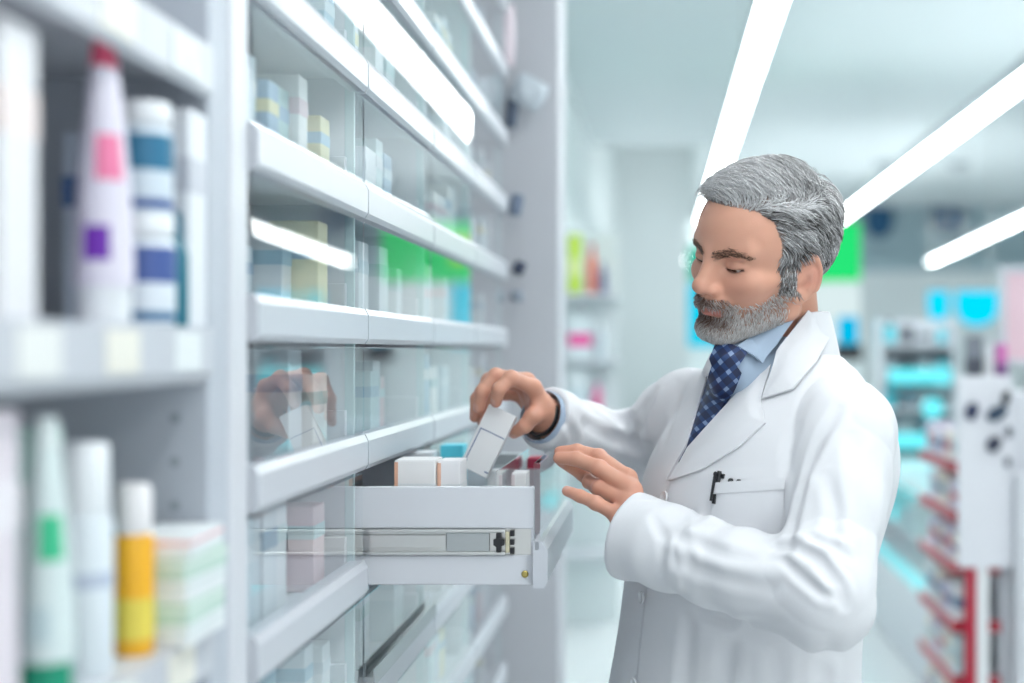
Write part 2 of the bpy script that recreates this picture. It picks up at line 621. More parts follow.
for col in range(4):
    y0, y1 = EDGE[col], EDGE[col + 1]
    for k, z in TIERS:
        if k > (3 if col < 2 else 5) or k < -7 or (col, k) == (OPEN_COL, OPEN_K):
            continue
        if col == 0 and k < -4 or col == 1 and k < -5:
            continue
        y = y0 + 0.03 + R.uniform(0, 0.03) + (0.24 if (col, k) == (0, 0) else 0)
        i = 0
        while y < y1 - 0.07 and i < 8:
            w = R.uniform(0.035, 0.075)
            if y + w > y1 - 0.028:
                break
            h = R.uniform(0.080, 0.122)
            d = R.uniform(0.05, 0.10)
            xx = XF - 0.024 - d / 2 - R.choice([0, 0, 0.01, 0.03, 0.06])
            ac = R.random() < 0.22
            j = R.randrange(6 if ac else 5)
            c = (ACCENT if ac else WHITES)[j]
            c2 = R.choice(ACCENT + WHITES)
            nm = CNAME[1 if ac else 0][j]
            carton('medicine_carton', '%s carton, %s from near end, %s tier down, %s' % (nm, ORD[i], TIER_WORD[k], COL_WORD[col]),
                   xx, y + w / 2, z + 0.0045, w, d, h, c, c2, 0, 'cartons standing in the drawers')
            y += w + R.uniform(0.002, 0.014)
            i += 1
            if R.random() < 0.10:
                y += 0.06

# in the open drawer
ya = EDGE[1] + 0.018
zt = H - (585 - VY) * ya / F + 0.018
for (pxa, pxb, py, yy, dd, colr, c2, lb) in (
        (394, 436, 461, 1.81, 0.06, srgb(240, 240, 240), srgb(224, 176, 150), 'white carton with an orange edge nearest the cabinet in the open drawer'),
        (437, 461, 462, 1.82, 0.06, srgb(238, 238, 240), srgb(226, 182, 160), 'white carton with an orange edge in the middle of the open drawer'),
        (484, 506, 472, 2.02, 0.05, srgb(234, 238, 240), srgb(214, 222, 226), 'low white carton beside the held box in the open drawer'),
        (511, 527, 474, 1.90, 0.05, srgb(238, 238, 238), srgb(226, 214, 216), 'plain low white carton next to the clear front in the open drawer')):
    xa, xb = P(pxa, 0, yy).x, P(pxb, 0, yy).x
    zh = P(0, py, yy).z
    o = carton('medicine_carton', lb, (xa + xb) / 2, yy + dd / 2, zt + 0.0006, dd, xb - xa - 0.002, zh - zt, colr, srgb(228, 232, 234), 0, 'cartons in the open drawer')
    m = MB()
    m.box(-(xb - xa) / 2 + 0.0006, -(xb - xa) / 2 + 0.0050, -dd / 2 - 0.0008, dd / 2, 0.002, zh - zt - 0.002)
    m.build('edge_print', paint(c2, 0.4), o)
for (pxa, pxb, py, yy, c1, c2, lb) in (
        (527, 555, 459, 2.11, srgb(200, 52, 84), srgb(236, 222, 226), 'crimson-topped carton standing behind the clear drawer front'),
        (400, 432, 453, 2.10, srgb(226, 232, 236), srgb(200, 210, 216), 'pale carton deep in the far corner of the open drawer'),
        (440, 462, 446, 2.14, srgb(90, 214, 236), srgb(190, 232, 240), 'bright cyan carton at the far side of the open drawer'),
        (495, 521, 455, 2.16, srgb(176, 184, 188), srgb(206, 212, 214), 'grey carton at the far side of the open drawer behind the held box')):
    xa, xb = P(pxa, 0, yy).x, P(pxb, 0, yy).x
    xb = min(xb, -0.166)
    zh = P(0, py, yy).z
    m = MB()
    o = thing('medicine_carton', lb, 'carton', ((xa + xb) / 2, yy + 0.03, zt + 0.0006), 0, 'cartons in the open drawer')
    hh = zh - zt
    m.box(-(xb - xa) / 2, (xb - xa) / 2, -0.025, 0.025, 0, hh * 0.86, 0.001)
    m.build('box', paint(c2), o)
    m = MB()
    m.box(-(xb - xa) / 2 - 0.0004, (xb - xa) / 2 + 0.0004, -0.0254, 0.0254, hh * 0.86, hh, 0.001)
    m.build('lid', paint(c1), o)


# ------------------------------------------------------------------ the small carton in his hand
a, b_, c_ = P(489, 404, 1.975), P(516, 417, 1.972), P(463, 459, 1.968)
ux = (b_ - a).normalized()
dn = (c_ - a)
dn = (dn - ux * dn.dot(ux)).normalized()
nz_ = ux.cross(dn).normalized()
if nz_.y > 0:
    nz_ = -nz_
wid, lng, thk = (b_ - a).length, 0.094, 0.016
hb = thing('medicine_box', 'small white box with blue line print held between the man\'s fingers', 'carton', a)
X = Matrix((( ux.x, dn.x, -nz_.x, 0), (ux.y, dn.y, -nz_.y, 0), (ux.z, dn.z, -nz_.z, 0), (0, 0, 0, 1)))
m = MB()
m.box(0, wid, 0, lng, 0, thk, 0.0012, xf=X)
m.build('box', mat('white_card', (0.84, 0.85, 0.86), 0.45), hb)
m = MB()
blue = paint(srgb(44, 84, 140), 0.4)
zt_ = (P(500, 437, 1.97) - a).dot(dn) * 0 + 0.034
m.box(0.004, wid - 0.001, zt_, zt_ + 0.0012, -0.0004, 0.0002, xf=X)
m.box(0.004, 0.0052, zt_, 0.082, -0.0004, 0.0002, xf=X)
m.box(0.002, 0.007, 0.082, 0.0835, -0.0004, 0.0002, xf=X)
m.box(wid - 0.006, wid - 0.0005, 0.086, 0.0875, -0.0004, 0.0002, xf=X)
m.build('printed_line', blue, hb)
m = MB()
m.box(0.001, wid - 0.001, -0.0006, 0.0004, 0.001, thk - 0.001, xf=X)
m.build('flap', mat('white_card_flap', (0.80, 0.81, 0.83), 0.45), hb)


# ================================================================== the open shelf bay nearest the camera
bay = thing('shelf_unit', 'white open shelf bay with a perforated grey end panel, stocked with tubes and bottles', 'shelf', (0, 0, 0))
m = MB()
m.box(-0.80, XF, 1.170, 1.222, 0, 2.70, 0.003)
end = m.build('end_panel', [M['grey']], bay)
m = MB()
m.box(-0.80, XF + 0.002, 1.2235, 1.2735, 0, 2.70, 0.003)
m.build('outer_panel', M['white'], bay)
for zz in (-0.056, -0.092, -0.128, -0.165, 0.075, 0.12, -0.29, -0.33):
    for xx in (-0.403, -0.72):
        m = MB()
        m.lathe([(0.0, 0), (0.0045, 0), (0.0045, 0.001), (0.0, 0.001)], n=12, xf=Matrix.Translation((xx, 1.1698, H + zz)) @ Matrix.Rotation(math.pi / 2, 4, 'X'))
        m.build('peg_hole', paint((0.33, 0.37, 0.42), 0.6), end)
m = MB()
m.box(-0.80, -0.78, 0.25, 1.169, 0, 2.70)
m.build('back_panel', M['dgrey'], bay)
for z_top, th in ((H + 0.2475, 0.024), (H + 0.018, 0.045), (H - 0.2255, 0.030), (H - 0.47, 0.03), (H + 0.46, 0.03)):
    m = MB()
    m.box(-0.78, XF - 0.004, 0.25, 1.169, z_top - th, z_top, 0.0015)
    s_ = m.build('shelf', M['white'], bay)
    m = MB()
    m.prism([(XF - 0.004, z_top - 0.040), (XF, z_top - 0.042), (XF + 0.004, z_top - 0.036), (XF + 0.004, z_top), (XF - 0.004, z_top)],
            'y', 0.25, 1.168)
    m.build('price_rail', M['rail'], s_)
    for k_ in range(3):                                  # blank paper tickets in the rail
        m = MB()
        yy = 0.80 + 0.13 * k_ + 0.02 * R.random()
        m.box(XF + 0.0042, XF + 0.005, yy, yy + 0.06, z_top - 0.034, z_top - 0.004)
        m.build('price_ticket', paint(srgb(*R.choice([(232, 234, 232), (230, 236, 238), (236, 234, 224)])), 0.5), s_)


def X_at(px, y):
    return (px - VX) * y / F


def bottle(name, label, cat, x, y, z, parts, group='toiletries on the open shelves', sx=1.0, n=24):
    """parts: (name, colour, profile)"""
    o = thing(name, label, cat, (x, y, z), 0, group)
    for nm, colr, prof, *rest in parts:
        m = MB()
        m.lathe(prof, n=n, sy=sx)
        m.build(nm, paint(colr, 0.35), o, True)
    return o


S1, S2 = H + 0.0185, H - 0.225


def tube_shape(x, y, z, r, h, label, body, cap, tip, spot, spot2):
    """a tube standing on its cap, flattened to a crimp at the top"""
    o = thing('cream_tube', label, 'tube', (x, y, z), 0, 'toiletries on the open shelves')
    m = MB()
    m.lathe([(0, 0), (r * 0.86, 0), (r * 0.90, 0.004), (r * 0.88, 0.026), (0, 0.026)], n=24)
    m.build('cap', paint(cap), o, True)

    def ring(z0, z1, mcol, nm, a0=0, a1=2 * math.pi, out=0.0):
        m = MB()
        n, k = 28, 12
        vs, fs = [], []
        for j in range(k + 1):
            zz = z0 + (z1 - z0) * j / k
            s = (zz - 0.026) / (h - 0.026)
            ry = r * (1 - 0.38 * s ** 1.6) + out
            rx = r * (1 - 0.72 * s ** 1.8) + out
            for i in range(n + 1):
                a = a0 + (a1 - a0) * i / n
                vs.append((rx * math.cos(a), ry * math.sin(a), zz))
        for j in range(k):
            for i in range(n):
                fs.append((j * (n + 1) + i, j * (n + 1) + i + 1, (j + 1) * (n + 1) + i + 1, (j + 1) * (n + 1) + i))
        fs.append(tuple(range(n, -1, -1)))
        fs.append(tuple(k * (n + 1) + i for i in range(n + 1)))
        m.add(vs, fs)
        return m.build(nm, paint(mcol), o, True)
    ring(0.026, h * 0.90, body, 'body')
    ring(h * 0.90, h, tip, 'crimp', out=0.0003)
    ring(h * 0.22, h * 0.34, spot, 'printed_patch', -1.9, -1.0, 0.0006)
    ring(h * 0.50, h * 0.66, spot2, 'printed_patch', -1.5, -0.4, 0.0006)
    return o


tube_shape(X_at(104, 1.0), 1.0, S1, 0.0205, 0.199, 'white tube with a pink crimp and purple print on the upper open shelf',
           srgb(226, 222, 236), srgb(232, 236, 240), srgb(236, 96, 130), srgb(110, 40, 170), srgb(238, 130, 170))


def jar(x, y, z, r, h, label, cols):
    return bottle('pill_jar', label, 'jar', x, y, z, [
        ('cap', cols[0], [(0, h * 0.80), (r * 0.93, h * 0.80), (r * 0.95, h * 0.82), (r * 0.95, h - 0.002), (r * 0.9, h), (0, h)]),
        ('body', cols[1], [(0, 0), (r * 0.95, 0), (r, 0.003), (r, h * 0.72), (r * 0.8, h * 0.795), (0, h * 0.795)]),
        ('label_wrap', cols[2], [(0, h * 0.38), (r + 0.0005, h * 0.38), (r + 0.0005, h * 0.70), (0, h * 0.70)]),
        ('label_foot', cols[3], [(0, h * 0.04), (r + 0.0005, h * 0.04), (r + 0.0005, h * 0.12), (0, h * 0.12)])])


y_ = 1.068
jar(X_at(146, y_), y_, S1, 0.0215, 0.083, 'white jar with a navy label under another jar on the upper open shelf', (srgb(236, 240, 244), srgb(224, 232, 240), srgb(74, 96, 156), srgb(60, 110, 150)))
jar(X_at(143, y_), y_, S1 + 0.0835, 0.0215, 0.083, 'white jar with a blue and teal label standing on top of another jar', (srgb(236, 240, 244), srgb(214, 226, 236), srgb(50, 116, 150), srgb(52, 84, 150)))
y_ = 1.138
carton('medicine_carton', 'tall white and grey carton beside the end panel on the upper open shelf', -0.390, 1.1455, S1, 0.044, 0.028, 0.172, srgb(226, 230, 236), srgb(196, 200, 210), 0, 'cartons on the open shelves')
bottle('lotion_bottle', 'slim dark teal bottle in front of a tall carton on the upper open shelf', 'bottle', -0.384, 1.1085, S1, [
    ('body', srgb(14, 108, 128), [(0, 0), (0.0115, 0), (0.0123, 0.003), (0.0123, 0.055), (0.008, 0.068), (0, 0.068)]),
    ('cap', srgb(30, 96, 120), [(0, 0.0682), (0.008, 0.0682), (0.0085, 0.070), (0.008, 0.088), (0, 0.088)])])
y_ = 0.80
carton('medicine_carton', 'very tall white carton at the near end of the upper open shelf', X_at(8, 0.84) - 0.026, 0.855, S1, 0.05, 0.052, 0.178, srgb(232, 232, 236), srgb(240, 226, 224), 0, 'cartons on the open shelves')
carton('medicine_carton', 'pale lavender carton behind the purple printed tube on the upper open shelf', X_at(58, 0.93) - 0.040, 0.925, S1, 0.04, 0.030, 0.135, srgb(214, 212, 234), srgb(228, 226, 240), 0, 'cartons on the open shelves')
carton('medicine_carton', 'white and blue carton deep on the upper open shelf behind the jars', X_at(160, 1.15) - 0.04, 1.13, S1, 0.05, 0.04, 0.150, srgb(206, 216, 230), srgb(90, 120, 170), 0, 'cartons on the open shelves')
# lower shelf
y_ = 1.055
bottle('pump_bottle', 'yellow bottle with a white cap standing on the lower open shelf', 'bottle', X_at(134, y_), y_, S2, [
    ('body', srgb(240, 178, 40), [(0, 0), (0.0135, 0), (0.0145, 0.003), (0.0145, 0.084), (0.012, 0.089), (0, 0.089)]),
    ('cap', srgb(238, 236, 238), [(0, 0.0892), (0.0125, 0.0892), (0.0130, 0.091), (0.0125, 0.122), (0.010, 0.126), (0, 0.126)]),
    ('label_wrap', srgb(232, 212, 90), [(0, 0.012), (0.0149, 0.012), (0.0149, 0.042), (0, 0.042)])])
for i in range(5):
    y_ = 1.118
    h = 0.0165
    o = thing('medicine_carton', ['white flat carton at the bottom of the stack on the lower open shelf', 'pale green flat carton second from the bottom of the stack',
                                  'white flat carton in the middle of the stack on the lower open shelf', 'pale green flat carton second from the top of the stack',
                                  'white flat carton with a pink rim on top of the stack'][i], 'carton', (X_at(182, y_) - 0.006, y_, S2 + i * (h + 0.0004)), R.uniform(-.05, .05),
              'flat cartons stacked on the open shelf')
    m = MB()
    m.box(-0.026, 0.026, -0.045, 0.045, 0, h, 0.001)
    m.build('box', paint([srgb(232, 238, 240), srgb(196, 222, 210)][i % 2]), o)
    m = MB()
    m.box(-0.0264, 0.0264, -0.0454, 0.0454, h * 0.60, h * 0.78)
    m.build('printed_band', paint([srgb(214, 226, 226), srgb(226, 238, 232), srgb(214, 226, 226), srgb(226, 238, 232), srgb(238, 190, 196)][i]), o)
y_ = 0.985
bottle('lotion_bottle', 'tall white bottle beside the yellow one on the lower open shelf', 'bottle', X_at(84, y_), y_, S2, [
    ('body', srgb(226, 234, 240), [(0, 0), (0.0185, 0), (0.0195, 0.003), (0.0195, 0.105), (0.017, 0.112), (0, 0.112)]),
    ('cap', srgb(236, 240, 244), [(0, 0.1122), (0.0165, 0.1122), (0.017, 0.114), (0.0165, 0.158), (0.014, 0.161), (0, 0.161)]),
    ('label_wrap', srgb(186, 196, 214), [(0, 0.062), (0.0199, 0.062), (0.0199, 0.072), (0, 0.072)])])
bottle('pill_jar', 'navy bottle tucked behind the yellow one on the lower open shelf', 'bottle', X_at(112, 1.06), 1.075, S2, [
    ('body', srgb(20, 50, 104), [(0, 0), (0.0110, 0), (0.0120, 0.003), (0.0120, 0.045), (0.008, 0.052), (0, 0.052)]),
    ('cap', srgb(60, 96, 110), [(0, 0.0522), (0.009, 0.0522), (0.009, 0.085), (0.007, 0.088), (0, 0.088)])])
tube_shape(X_at(47, 0.915), 0.915, S2, 0.017, 0.182, 'white tube with bright green ends on the lower open shelf', srgb(216, 230, 230), srgb(20, 150, 116), srgb(226, 236, 236), srgb(196, 216, 220), srgb(60, 190, 140))
carton('medicine_carton', 'tall pinkish white carton at the near end of the lower open shelf', X_at(10, 0.84) - 0.026, 0.84, S2, 0.05, 0.040, 0.188, srgb(228, 220, 228), srgb(236, 232, 238), 0, 'cartons on the open shelves')
carton('medicine_carton', 'mint green carton standing behind the white bottle on the lower open shelf', X_at(62, 0.98) - 0.035, 1.00, S2, 0.05, 0.035, 0.17, srgb(186, 222, 212), srgb(226, 236, 234), 0, 'cartons on the open shelves')


# ================================================================== smooth solid modelling: distance fields turned into meshes
def A3(*v):
    return np.array(v, dtype=np.float32)


def smin(a, b, k):
    h = np.maximum(k - np.abs(a - b), 0) / k
    return np.minimum(a, b) - h * h * k * 0.25


def smax(a, b, k):
    h = np.maximum(k - np.abs(a - b), 0) / k
    return np.maximum(a, b) + h * h * k * 0.25


def d_sph(p, c, r):
    return np.sqrt(((p - A3(*c)) ** 2).sum(-1)) - r


def d_cap(p, a, b, ra, rb=None):
    rb = ra if rb is None else rb
    a, b = A3(*a), A3(*b)
    ab = b - a
    pa = p - a
    t = np.clip((pa @ ab) / max(float(ab @ ab), 1e-12), 0, 1)
    return np.sqrt(((pa - t[..., None] * ab) ** 2).sum(-1)) - (ra + (rb - ra) * t)


def d_ell(p, c, r):
    r = A3(*r)
    q = (p - A3(*c)) / r
    k0 = np.sqrt((q ** 2).sum(-1)) + 1e-9
    k1 = np.sqrt(((q / r) ** 2).sum(-1)) + 1e-9
    return k0 * (k0 - 1) / k1


def sstep(x, a, b):
    t = np.clip((x - a) / (b - a), 0, 1)
    return t * t * (3 - 2 * t)


def wob(p, f, seed):
    """cheap smooth noise in -1..1"""
    rs = np.random.RandomState(seed)
    out = 0
    for i in range(4):
        k = rs.normal(size=3)
        k = (k / np.linalg.norm(k) * f * (0.7 + 0.25 * i)).astype(np.float32)
        k2 = rs.normal(size=3)
        k2 = (k2 / np.linalg.norm(k2) * f * 0.6).astype(np.float32)
        out = out + np.sin(p @ k + rs.uniform(0, 6.28) + 1.3 * np.sin(p @ k2 + rs.uniform(0, 6.28)))
    return out / 4


def polygonize(fn, lo, hi, h, zmap=None, B=16, project=2):
    """naive surface nets over the blocks the surface passes through; zmap maps lattice z to world z"""
    lo, hi = np.array(lo, float), np.array(hi, float)
    n = np.ceil((hi - lo) / h).astype(int)
    nb = np.ceil(n / B).astype(int)
    N = nb * B + 2

    def world(ijk):
        p = lo + ijk * h
        if zmap is not None:
            p = p.copy()
            p[..., 2] = zmap(p[..., 2])
        return p.astype(np.float32)

    bi = np.stack(np.meshgrid(*[np.arange(k) for k in nb], indexing='ij'), -1).reshape(-1, 3)
    c0, c1 = world(bi * B), world(bi * B + B)
    rad = np.linalg.norm(c1 - c0, axis=1) / 2
    dc = fn((c0 + c1) / 2)
    act = bi[np.abs(dc) < rad * 1.25 + 0.004]
    off = np.stack(np.meshgrid(*[np.arange(B + 1)] * 3, indexing='ij'), -1).reshape(-1, 3)
    vid, vpos, quads = [], [], []

    def key(c):
        return (c[..., 0] * N[1] + c[..., 1]) * N[2] + c[..., 2]

    corners = np.array([[i, j, k] for i in (0, 1) for j in (0, 1) for k in (0, 1)])
    edges = [(a, b) for a in range(8) for b in range(a + 1, 8) if np.abs(corners[a] - corners[b]).sum() == 1]
    for s in range(0, len(act), 48):
        blk = act[s:s + 48]
        ijk = blk[:, None, :] * B + off[None]
        d = fn(world(ijk.reshape(-1, 3))).reshape(len(blk), B + 1, B + 1, B + 1)
        d = np.where(d == 0, 1e-7, d)
        ins = d < 0
        cs = [d[:, c[0]:B + c[0], c[1]:B + c[1], c[2]:B + c[2]] for c in corners]
        cnt = sum((c < 0).astype(np.int8) for c in cs)
        w = np.argwhere((cnt > 0) & (cnt < 8))
        if len(w):
            vals = np.stack([c[w[:, 0], w[:, 1], w[:, 2], w[:, 3]] for c in cs], 1)
            acc = np.zeros((len(w), 3))
            m = np.zeros(len(w))
            for a, b in edges:
                x = (vals[:, a] < 0) != (vals[:, b] < 0)
                t = np.where(x, vals[:, a] / np.where(x, vals[:, a] - vals[:, b], 1), 0)
                acc += np.where(x[:, None], corners[a] + t[:, None] * (corners[b] - corners[a]), 0)
                m += x
            cell = blk[w[:, 0]] * B + w[:, 1:]
            vid.append(key(cell))
            vpos.append(cell + acc / m[:, None])
        for ax in range(3):
            sl0 = [slice(0, B)] * 3
            sl1 = [slice(0, B)] * 3
            sl1[ax] = slice(1, B + 1)
            i0 = ins[(slice(None), *sl0)]
            i1 = ins[(slice(None), *sl1)]
            w = np.argwhere(i0 != i1)
            if not len(w):
                continue
            cell = blk[w[:, 0]] * B + w[:, 1:]
            a1, a2 = (ax + 1) % 3, (ax + 2) % 3
            e1, e2 = np.zeros(3, int), np.zeros(3, int)
            e1[a1], e2[a2] = 1, 1
            ok = (cell[:, a1] > 0) & (cell[:, a2] > 0)
            cell = cell[ok]
            q = np.stack([key(cell), key(cell - e1), key(cell - e1 - e2), key(cell - e2)], 1)
            flip = i0[w[:, 0], w[:, 1], w[:, 2], w[:, 3]][ok]
            q[~flip] = q[~flip][:, ::-1]
            quads.append(q)
    vid = np.concatenate(vid)
    pos = np.concatenate(vpos)
    quads = np.concatenate(quads)
    uid, first = np.unique(vid, return_index=True)
    pos = world(pos[first])
    idx = np.searchsorted(uid, quads)
    idx = np.clip(idx, 0, len(uid) - 1)
    good = (uid[idx] == quads).all(1)
    idx = idx[good]
    for _ in range(project):
        d, g = grad(fn, pos)
        st = -d / np.maximum((g ** 2).sum(1), 0.25)
        pos = pos + np.clip(st, -h, h)[:, None] * g * 0.8
    return pos.astype(np.float32), idx


def grad(fn, p, e=0.0008):
    ds, g = 0, 0
    for k in ((1, -1, -1), (-1, -1, 1), (-1, 1, -1), (1, 1, 1)):
        k = A3(*k)
        v = fn(p + k * e)
        ds = ds + v
        g = g + v[:, None] * k
    return ds / 4, g / (4 * e)


def normal(fn, p, e=0.001):
    _, g = grad(fn, p.astype(np.float32), e)
    return g / np.maximum(np.linalg.norm(g, axis=1), 1e-9)[:, None]


def np_mesh(name, pos, faces, mats, parent=None, smooth=True, col=None, uv=None):
    me = bpy.data.meshes.new(name)
    faces = np.asarray(faces, dtype=np.int32)
    k = faces.shape[1]
    me.vertices.add(len(pos))
    me.vertices.foreach_set('co', np.asarray(pos, dtype=np.float32).ravel())
    me.loops.add(faces.size)
    me.loops.foreach_set('vertex_index', faces.ravel())
    me.polygons.add(len(faces))
    me.polygons.foreach_set('loop_start', np.arange(0, faces.size, k, dtype=np.int32))
    me.update(calc_edges=True)
    me.validate()
    for m in (mats if isinstance(mats, (list, tuple)) else [mats]):
        me.materials.append(m)
    if smooth:
        me.polygons.foreach_set('use_smooth', np.ones(len(me.polygons), dtype=bool))
    if col is not None:
        at = me.attributes.new('Col', 'FLOAT_COLOR', 'POINT')
        c4 = np.ones((len(pos), 4), dtype=np.float32)
        c4[:, :3] = col
        at.data.foreach_set('color', c4.ravel())
    if uv is not None:
        ul = me.uv_layers.new(name='UVMap')
        li = np.empty(len(me.loops), dtype=np.int32)
        me.loops.foreach_get('vertex_index', li)
        ul.data.foreach_set('uv', np.asarray(uv, dtype=np.float32)[li].ravel())
    o = bpy.data.objects.new(name, me)
    COL.objects.link(o)
    if parent is not None:
        o.parent = parent
    return o


def trace(fn, px, py, y0=1.2, y1=2.6, it=90, iso=0.0):
    """where the sight lines through px, py meet the surface fn = iso"""
    px, py = np.asarray(px, float), np.asarray(py, float)
    d = np.stack([(px - VX) / F, np.ones_like(px), -(py - VY) / F], -1)
    L = np.linalg.norm(d, axis=-1)
    t = np.full(px.shape, y0)
    for _ in range(it):
        p = d * t[..., None] + np.array([0, 0, H])
        t = np.minimum(t + 0.7 * (fn(p.astype(np.float32)) - iso) / L, y1)
    return (d * t[..., None] + np.array([0, 0, H])).astype(np.float32)


def inside(poly, x, y):
    c = np.zeros(x.shape, bool)
    n = len(poly)
    for i in range(n):
        (x0, y0), (x1, y1) = poly[i], poly[(i + 1) % n]
        if y0 == y1:
            continue
        c ^= ((y0 > y) != (y1 > y)) & (x < (x1 - x0) * (y - y0) / (y1 - y0) + x0)
    return c


def draped(name, fn, poly, lift, thick, mats, parent, step=2.0, puff=None, uvf=None, smooth_it=2):
    """a piece of cloth cut to an outline as the photograph shows it and laid on the surface fn"""
    bm = bmesh.new()
    pts = []
    for i in range(len(poly)):
        a, b = np.array(poly[i], float), np.array(poly[(i + 1) % len(poly)], float)
        m = max(1, int(np.linalg.norm(b - a) / step))
        pts += [tuple(a + (b - a) * j / m) for j in range(m)]
    bvs = [bm.verts.new((x, y, 0)) for x, y in pts]
    for i in range(len(bvs)):
        bm.edges.new((bvs[i], bvs[(i + 1) % len(bvs)]))
    bmesh.ops.triangle_fill(bm, edges=bm.edges[:], use_beauty=True)
    for _ in range(7):
        long_e = [e for e in bm.edges if e.calc_length() > step * 1.6 and len(e.link_faces) == 2]
        if not long_e:
            break
        bmesh.ops.subdivide_edges(bm, edges=long_e, cuts=1)
        bmesh.ops.triangulate(bm, faces=bm.faces[:])
        bmesh.ops.beautify_fill(bm, faces=bm.faces[:], edges=bm.edges[:])
    bm.verts.index_update()
    xy = np.array([v.co[:2] for v in bm.verts])
    fs = np.array([[v.index for v in f.verts] for f in bm.faces])
    bm.free()
    top = trace(fn, xy[:, 0], xy[:, 1])
    miss = (top[:, 1] > np.median(top[:, 1]) + 0.25)
    if miss.any():
        ym = np.median(top[~miss, 1])                   # past the rim of the surface the cloth hangs on at the same depth
        k = ym / top[miss, 1]
        eye = np.array([0, 0, H], dtype=np.float32)
        top[miss] = eye + (top[miss] - eye) * k[:, None].astype(np.float32)
    nrm = normal(fn, top, 0.004)
    edge = np.full(len(xy), 1e9)
    ar = np.array(poly, float)
    for i in range(len(ar)):
        a, b = ar[i], ar[(i + 1) % len(ar)]
        t = np.clip(((xy - a) @ (b - a)) / max((b - a) @ (b - a), 1e-9), 0, 1)
        edge = np.minimum(edge, np.linalg.norm(xy - a - t[:, None] * (b - a), axis=1))
    lf = lift if puff is None else lift + puff * sstep(edge, 0, 14)
    if callable(lift):
        lf = lift(xy)
    up = top + nrm * (np.asarray(lf)[..., None] if np.ndim(lf) else lf)
    dn = up - nrm * thick
    n = len(xy)
    # orient towards the camera
    c = np.cross(up[fs[:, 1]] - up[fs[:, 0]], up[fs[:, 2]] - up[fs[:, 0]])
    s = (c * nrm[fs[:, 0]]).sum(1) < 0
    fs[s] = fs[s][:, ::-1]
    e = np.concatenate([fs[:, [0, 1]], fs[:, [1, 2]], fs[:, [2, 0]]])
    k = {}
    for a, b in e:
        k[(a, b)] = 1
    rim = [(a, b) for a, b in k if (b, a) not in k]
    side = []
    for a, b in rim:
        side += [(a, a + n, b), (b, a + n, b + n)]
    allf = np.concatenate([fs, fs[:, ::-1] + n] + ([np.array(side)] if side else []))
    uv = None
    if uvf is not None:
        u = uvf(xy)
        uv = np.concatenate([u, u])
    o = np_mesh(name, np.concatenate([up, dn]), allf, mats, parent, True, uv=uv)
    o.data.set_sharp_from_angle(angle=math.radians(50))
    return o


# ================================================================== the pharmacist
rad = math.radians
HC = np.array([0.131, 1.842, 1.600])                    # midpoint between the ears


def frame(phi, pitch=0.0, roll=0.0):
    f = np.array([-math.cos(phi), -math.sin(phi), 0])
    l = np.array([math.sin(phi), -math.cos(phi), 0])
    u = np.array([0, 0, 1.0])
    f, u = f * math.cos(pitch) - u * math.sin(pitch), u * math.cos(pitch) + f * math.sin(pitch)
    l, u = l * math.cos(roll) - u * math.sin(roll), u * math.cos(roll) + l * math.sin(roll)
    return np.stack([f, l, u], 1).astype(np.float32)    # columns: forward, left, up


HR = frame(rad(37), rad(10), rad(14))
FACE_F = 0.945
FACE_K = 0.77                                           # the lower face is short


def to_head(p):
    q = (p - HC.astype(np.float32)) @ HR
    w = np.where(q[..., 2] < 0.027, 0.027 + (q[..., 2] - 0.027) / FACE_K, q[..., 2])
    return np.stack([q[..., 0] / FACE_F, q[..., 1], w], -1).astype(np.float32)


def from_head(q):
    q = np.array(q, dtype=np.float32)
    q[..., 2] = np.where(q[..., 2] < 0.027, 0.027 + (q[..., 2] - 0.027) * FACE_K, q[..., 2])
    q[..., 0] = q[..., 0] * FACE_F
    return q @ HR.T + HC.astype(np.float32)
EAR_C = (0.004, 0.0785, 0.001)


def ear_local(qa):
    e = qa - A3(*EAR_C)
    t = rad(14)                                         # the ear leans back
    x = e[..., 0] * math.cos(t) + e[..., 2] * math.sin(t)
    z = -e[..., 0] * math.sin(t) + e[..., 2] * math.cos(t)
    g = rad(24)                                         # and stands off the head behind
    y = e[..., 1] * math.cos(g) + x * math.sin(g)
    x = x * math.cos(g) - e[..., 1] * math.sin(g)
    return np.stack([x, y, z], -1)


def skull(q):
    qa = q.copy()
    qa[..., 1] = np.abs(qa[..., 1])
    d = d_ell(q, (-0.006, 0, 0.046), (0.099, 0.076, 0.088))
    d = smin(d, d_ell(q, (0.040, 0, 0.058), (0.056, 0.060, 0.056)), 0.03)
    d = smin(d, d_ell(q, (0.040, 0, -0.018), (0.058, 0.054, 0.068)), 0.025)
    d = smin(d, d_sph(qa, (0.066, 0.037, -0.006), 0.024), 0.018)
    d = smin(d, d_cap(qa, (0.068, 0.048, 0.002), (0.006, 0.066, 0.004), 0.011, 0.008), 0.018)
    d = smin(d, d_cap(qa, (0.010, 0.058, 0.0), (0.012, 0.050, -0.054), 0.016, 0.015), 0.022)
    d = smin(d, d_cap(qa, (0.012, 0.049, -0.056), (0.082, 0.015, -0.090), 0.016, 0.016), 0.022)
    d = smin(d, d_ell(q, (0.088, 0, -0.090), (0.0165, 0.021, 0.016)), 0.014)
    d = smin(d, d_ell(q, (0.038, 0, -0.066), (0.050, 0.042, 0.030)), 0.022)
    return d


def lid_line(qa):
    return qa[..., 2] - (0.0208 - 0.0022 * np.cos(np.clip((qa[..., 1] - 0.032) / 0.0125, -1, 1) * 1.57) + 0.002 * (qa[..., 1] - 0.0315) / 0.0125)


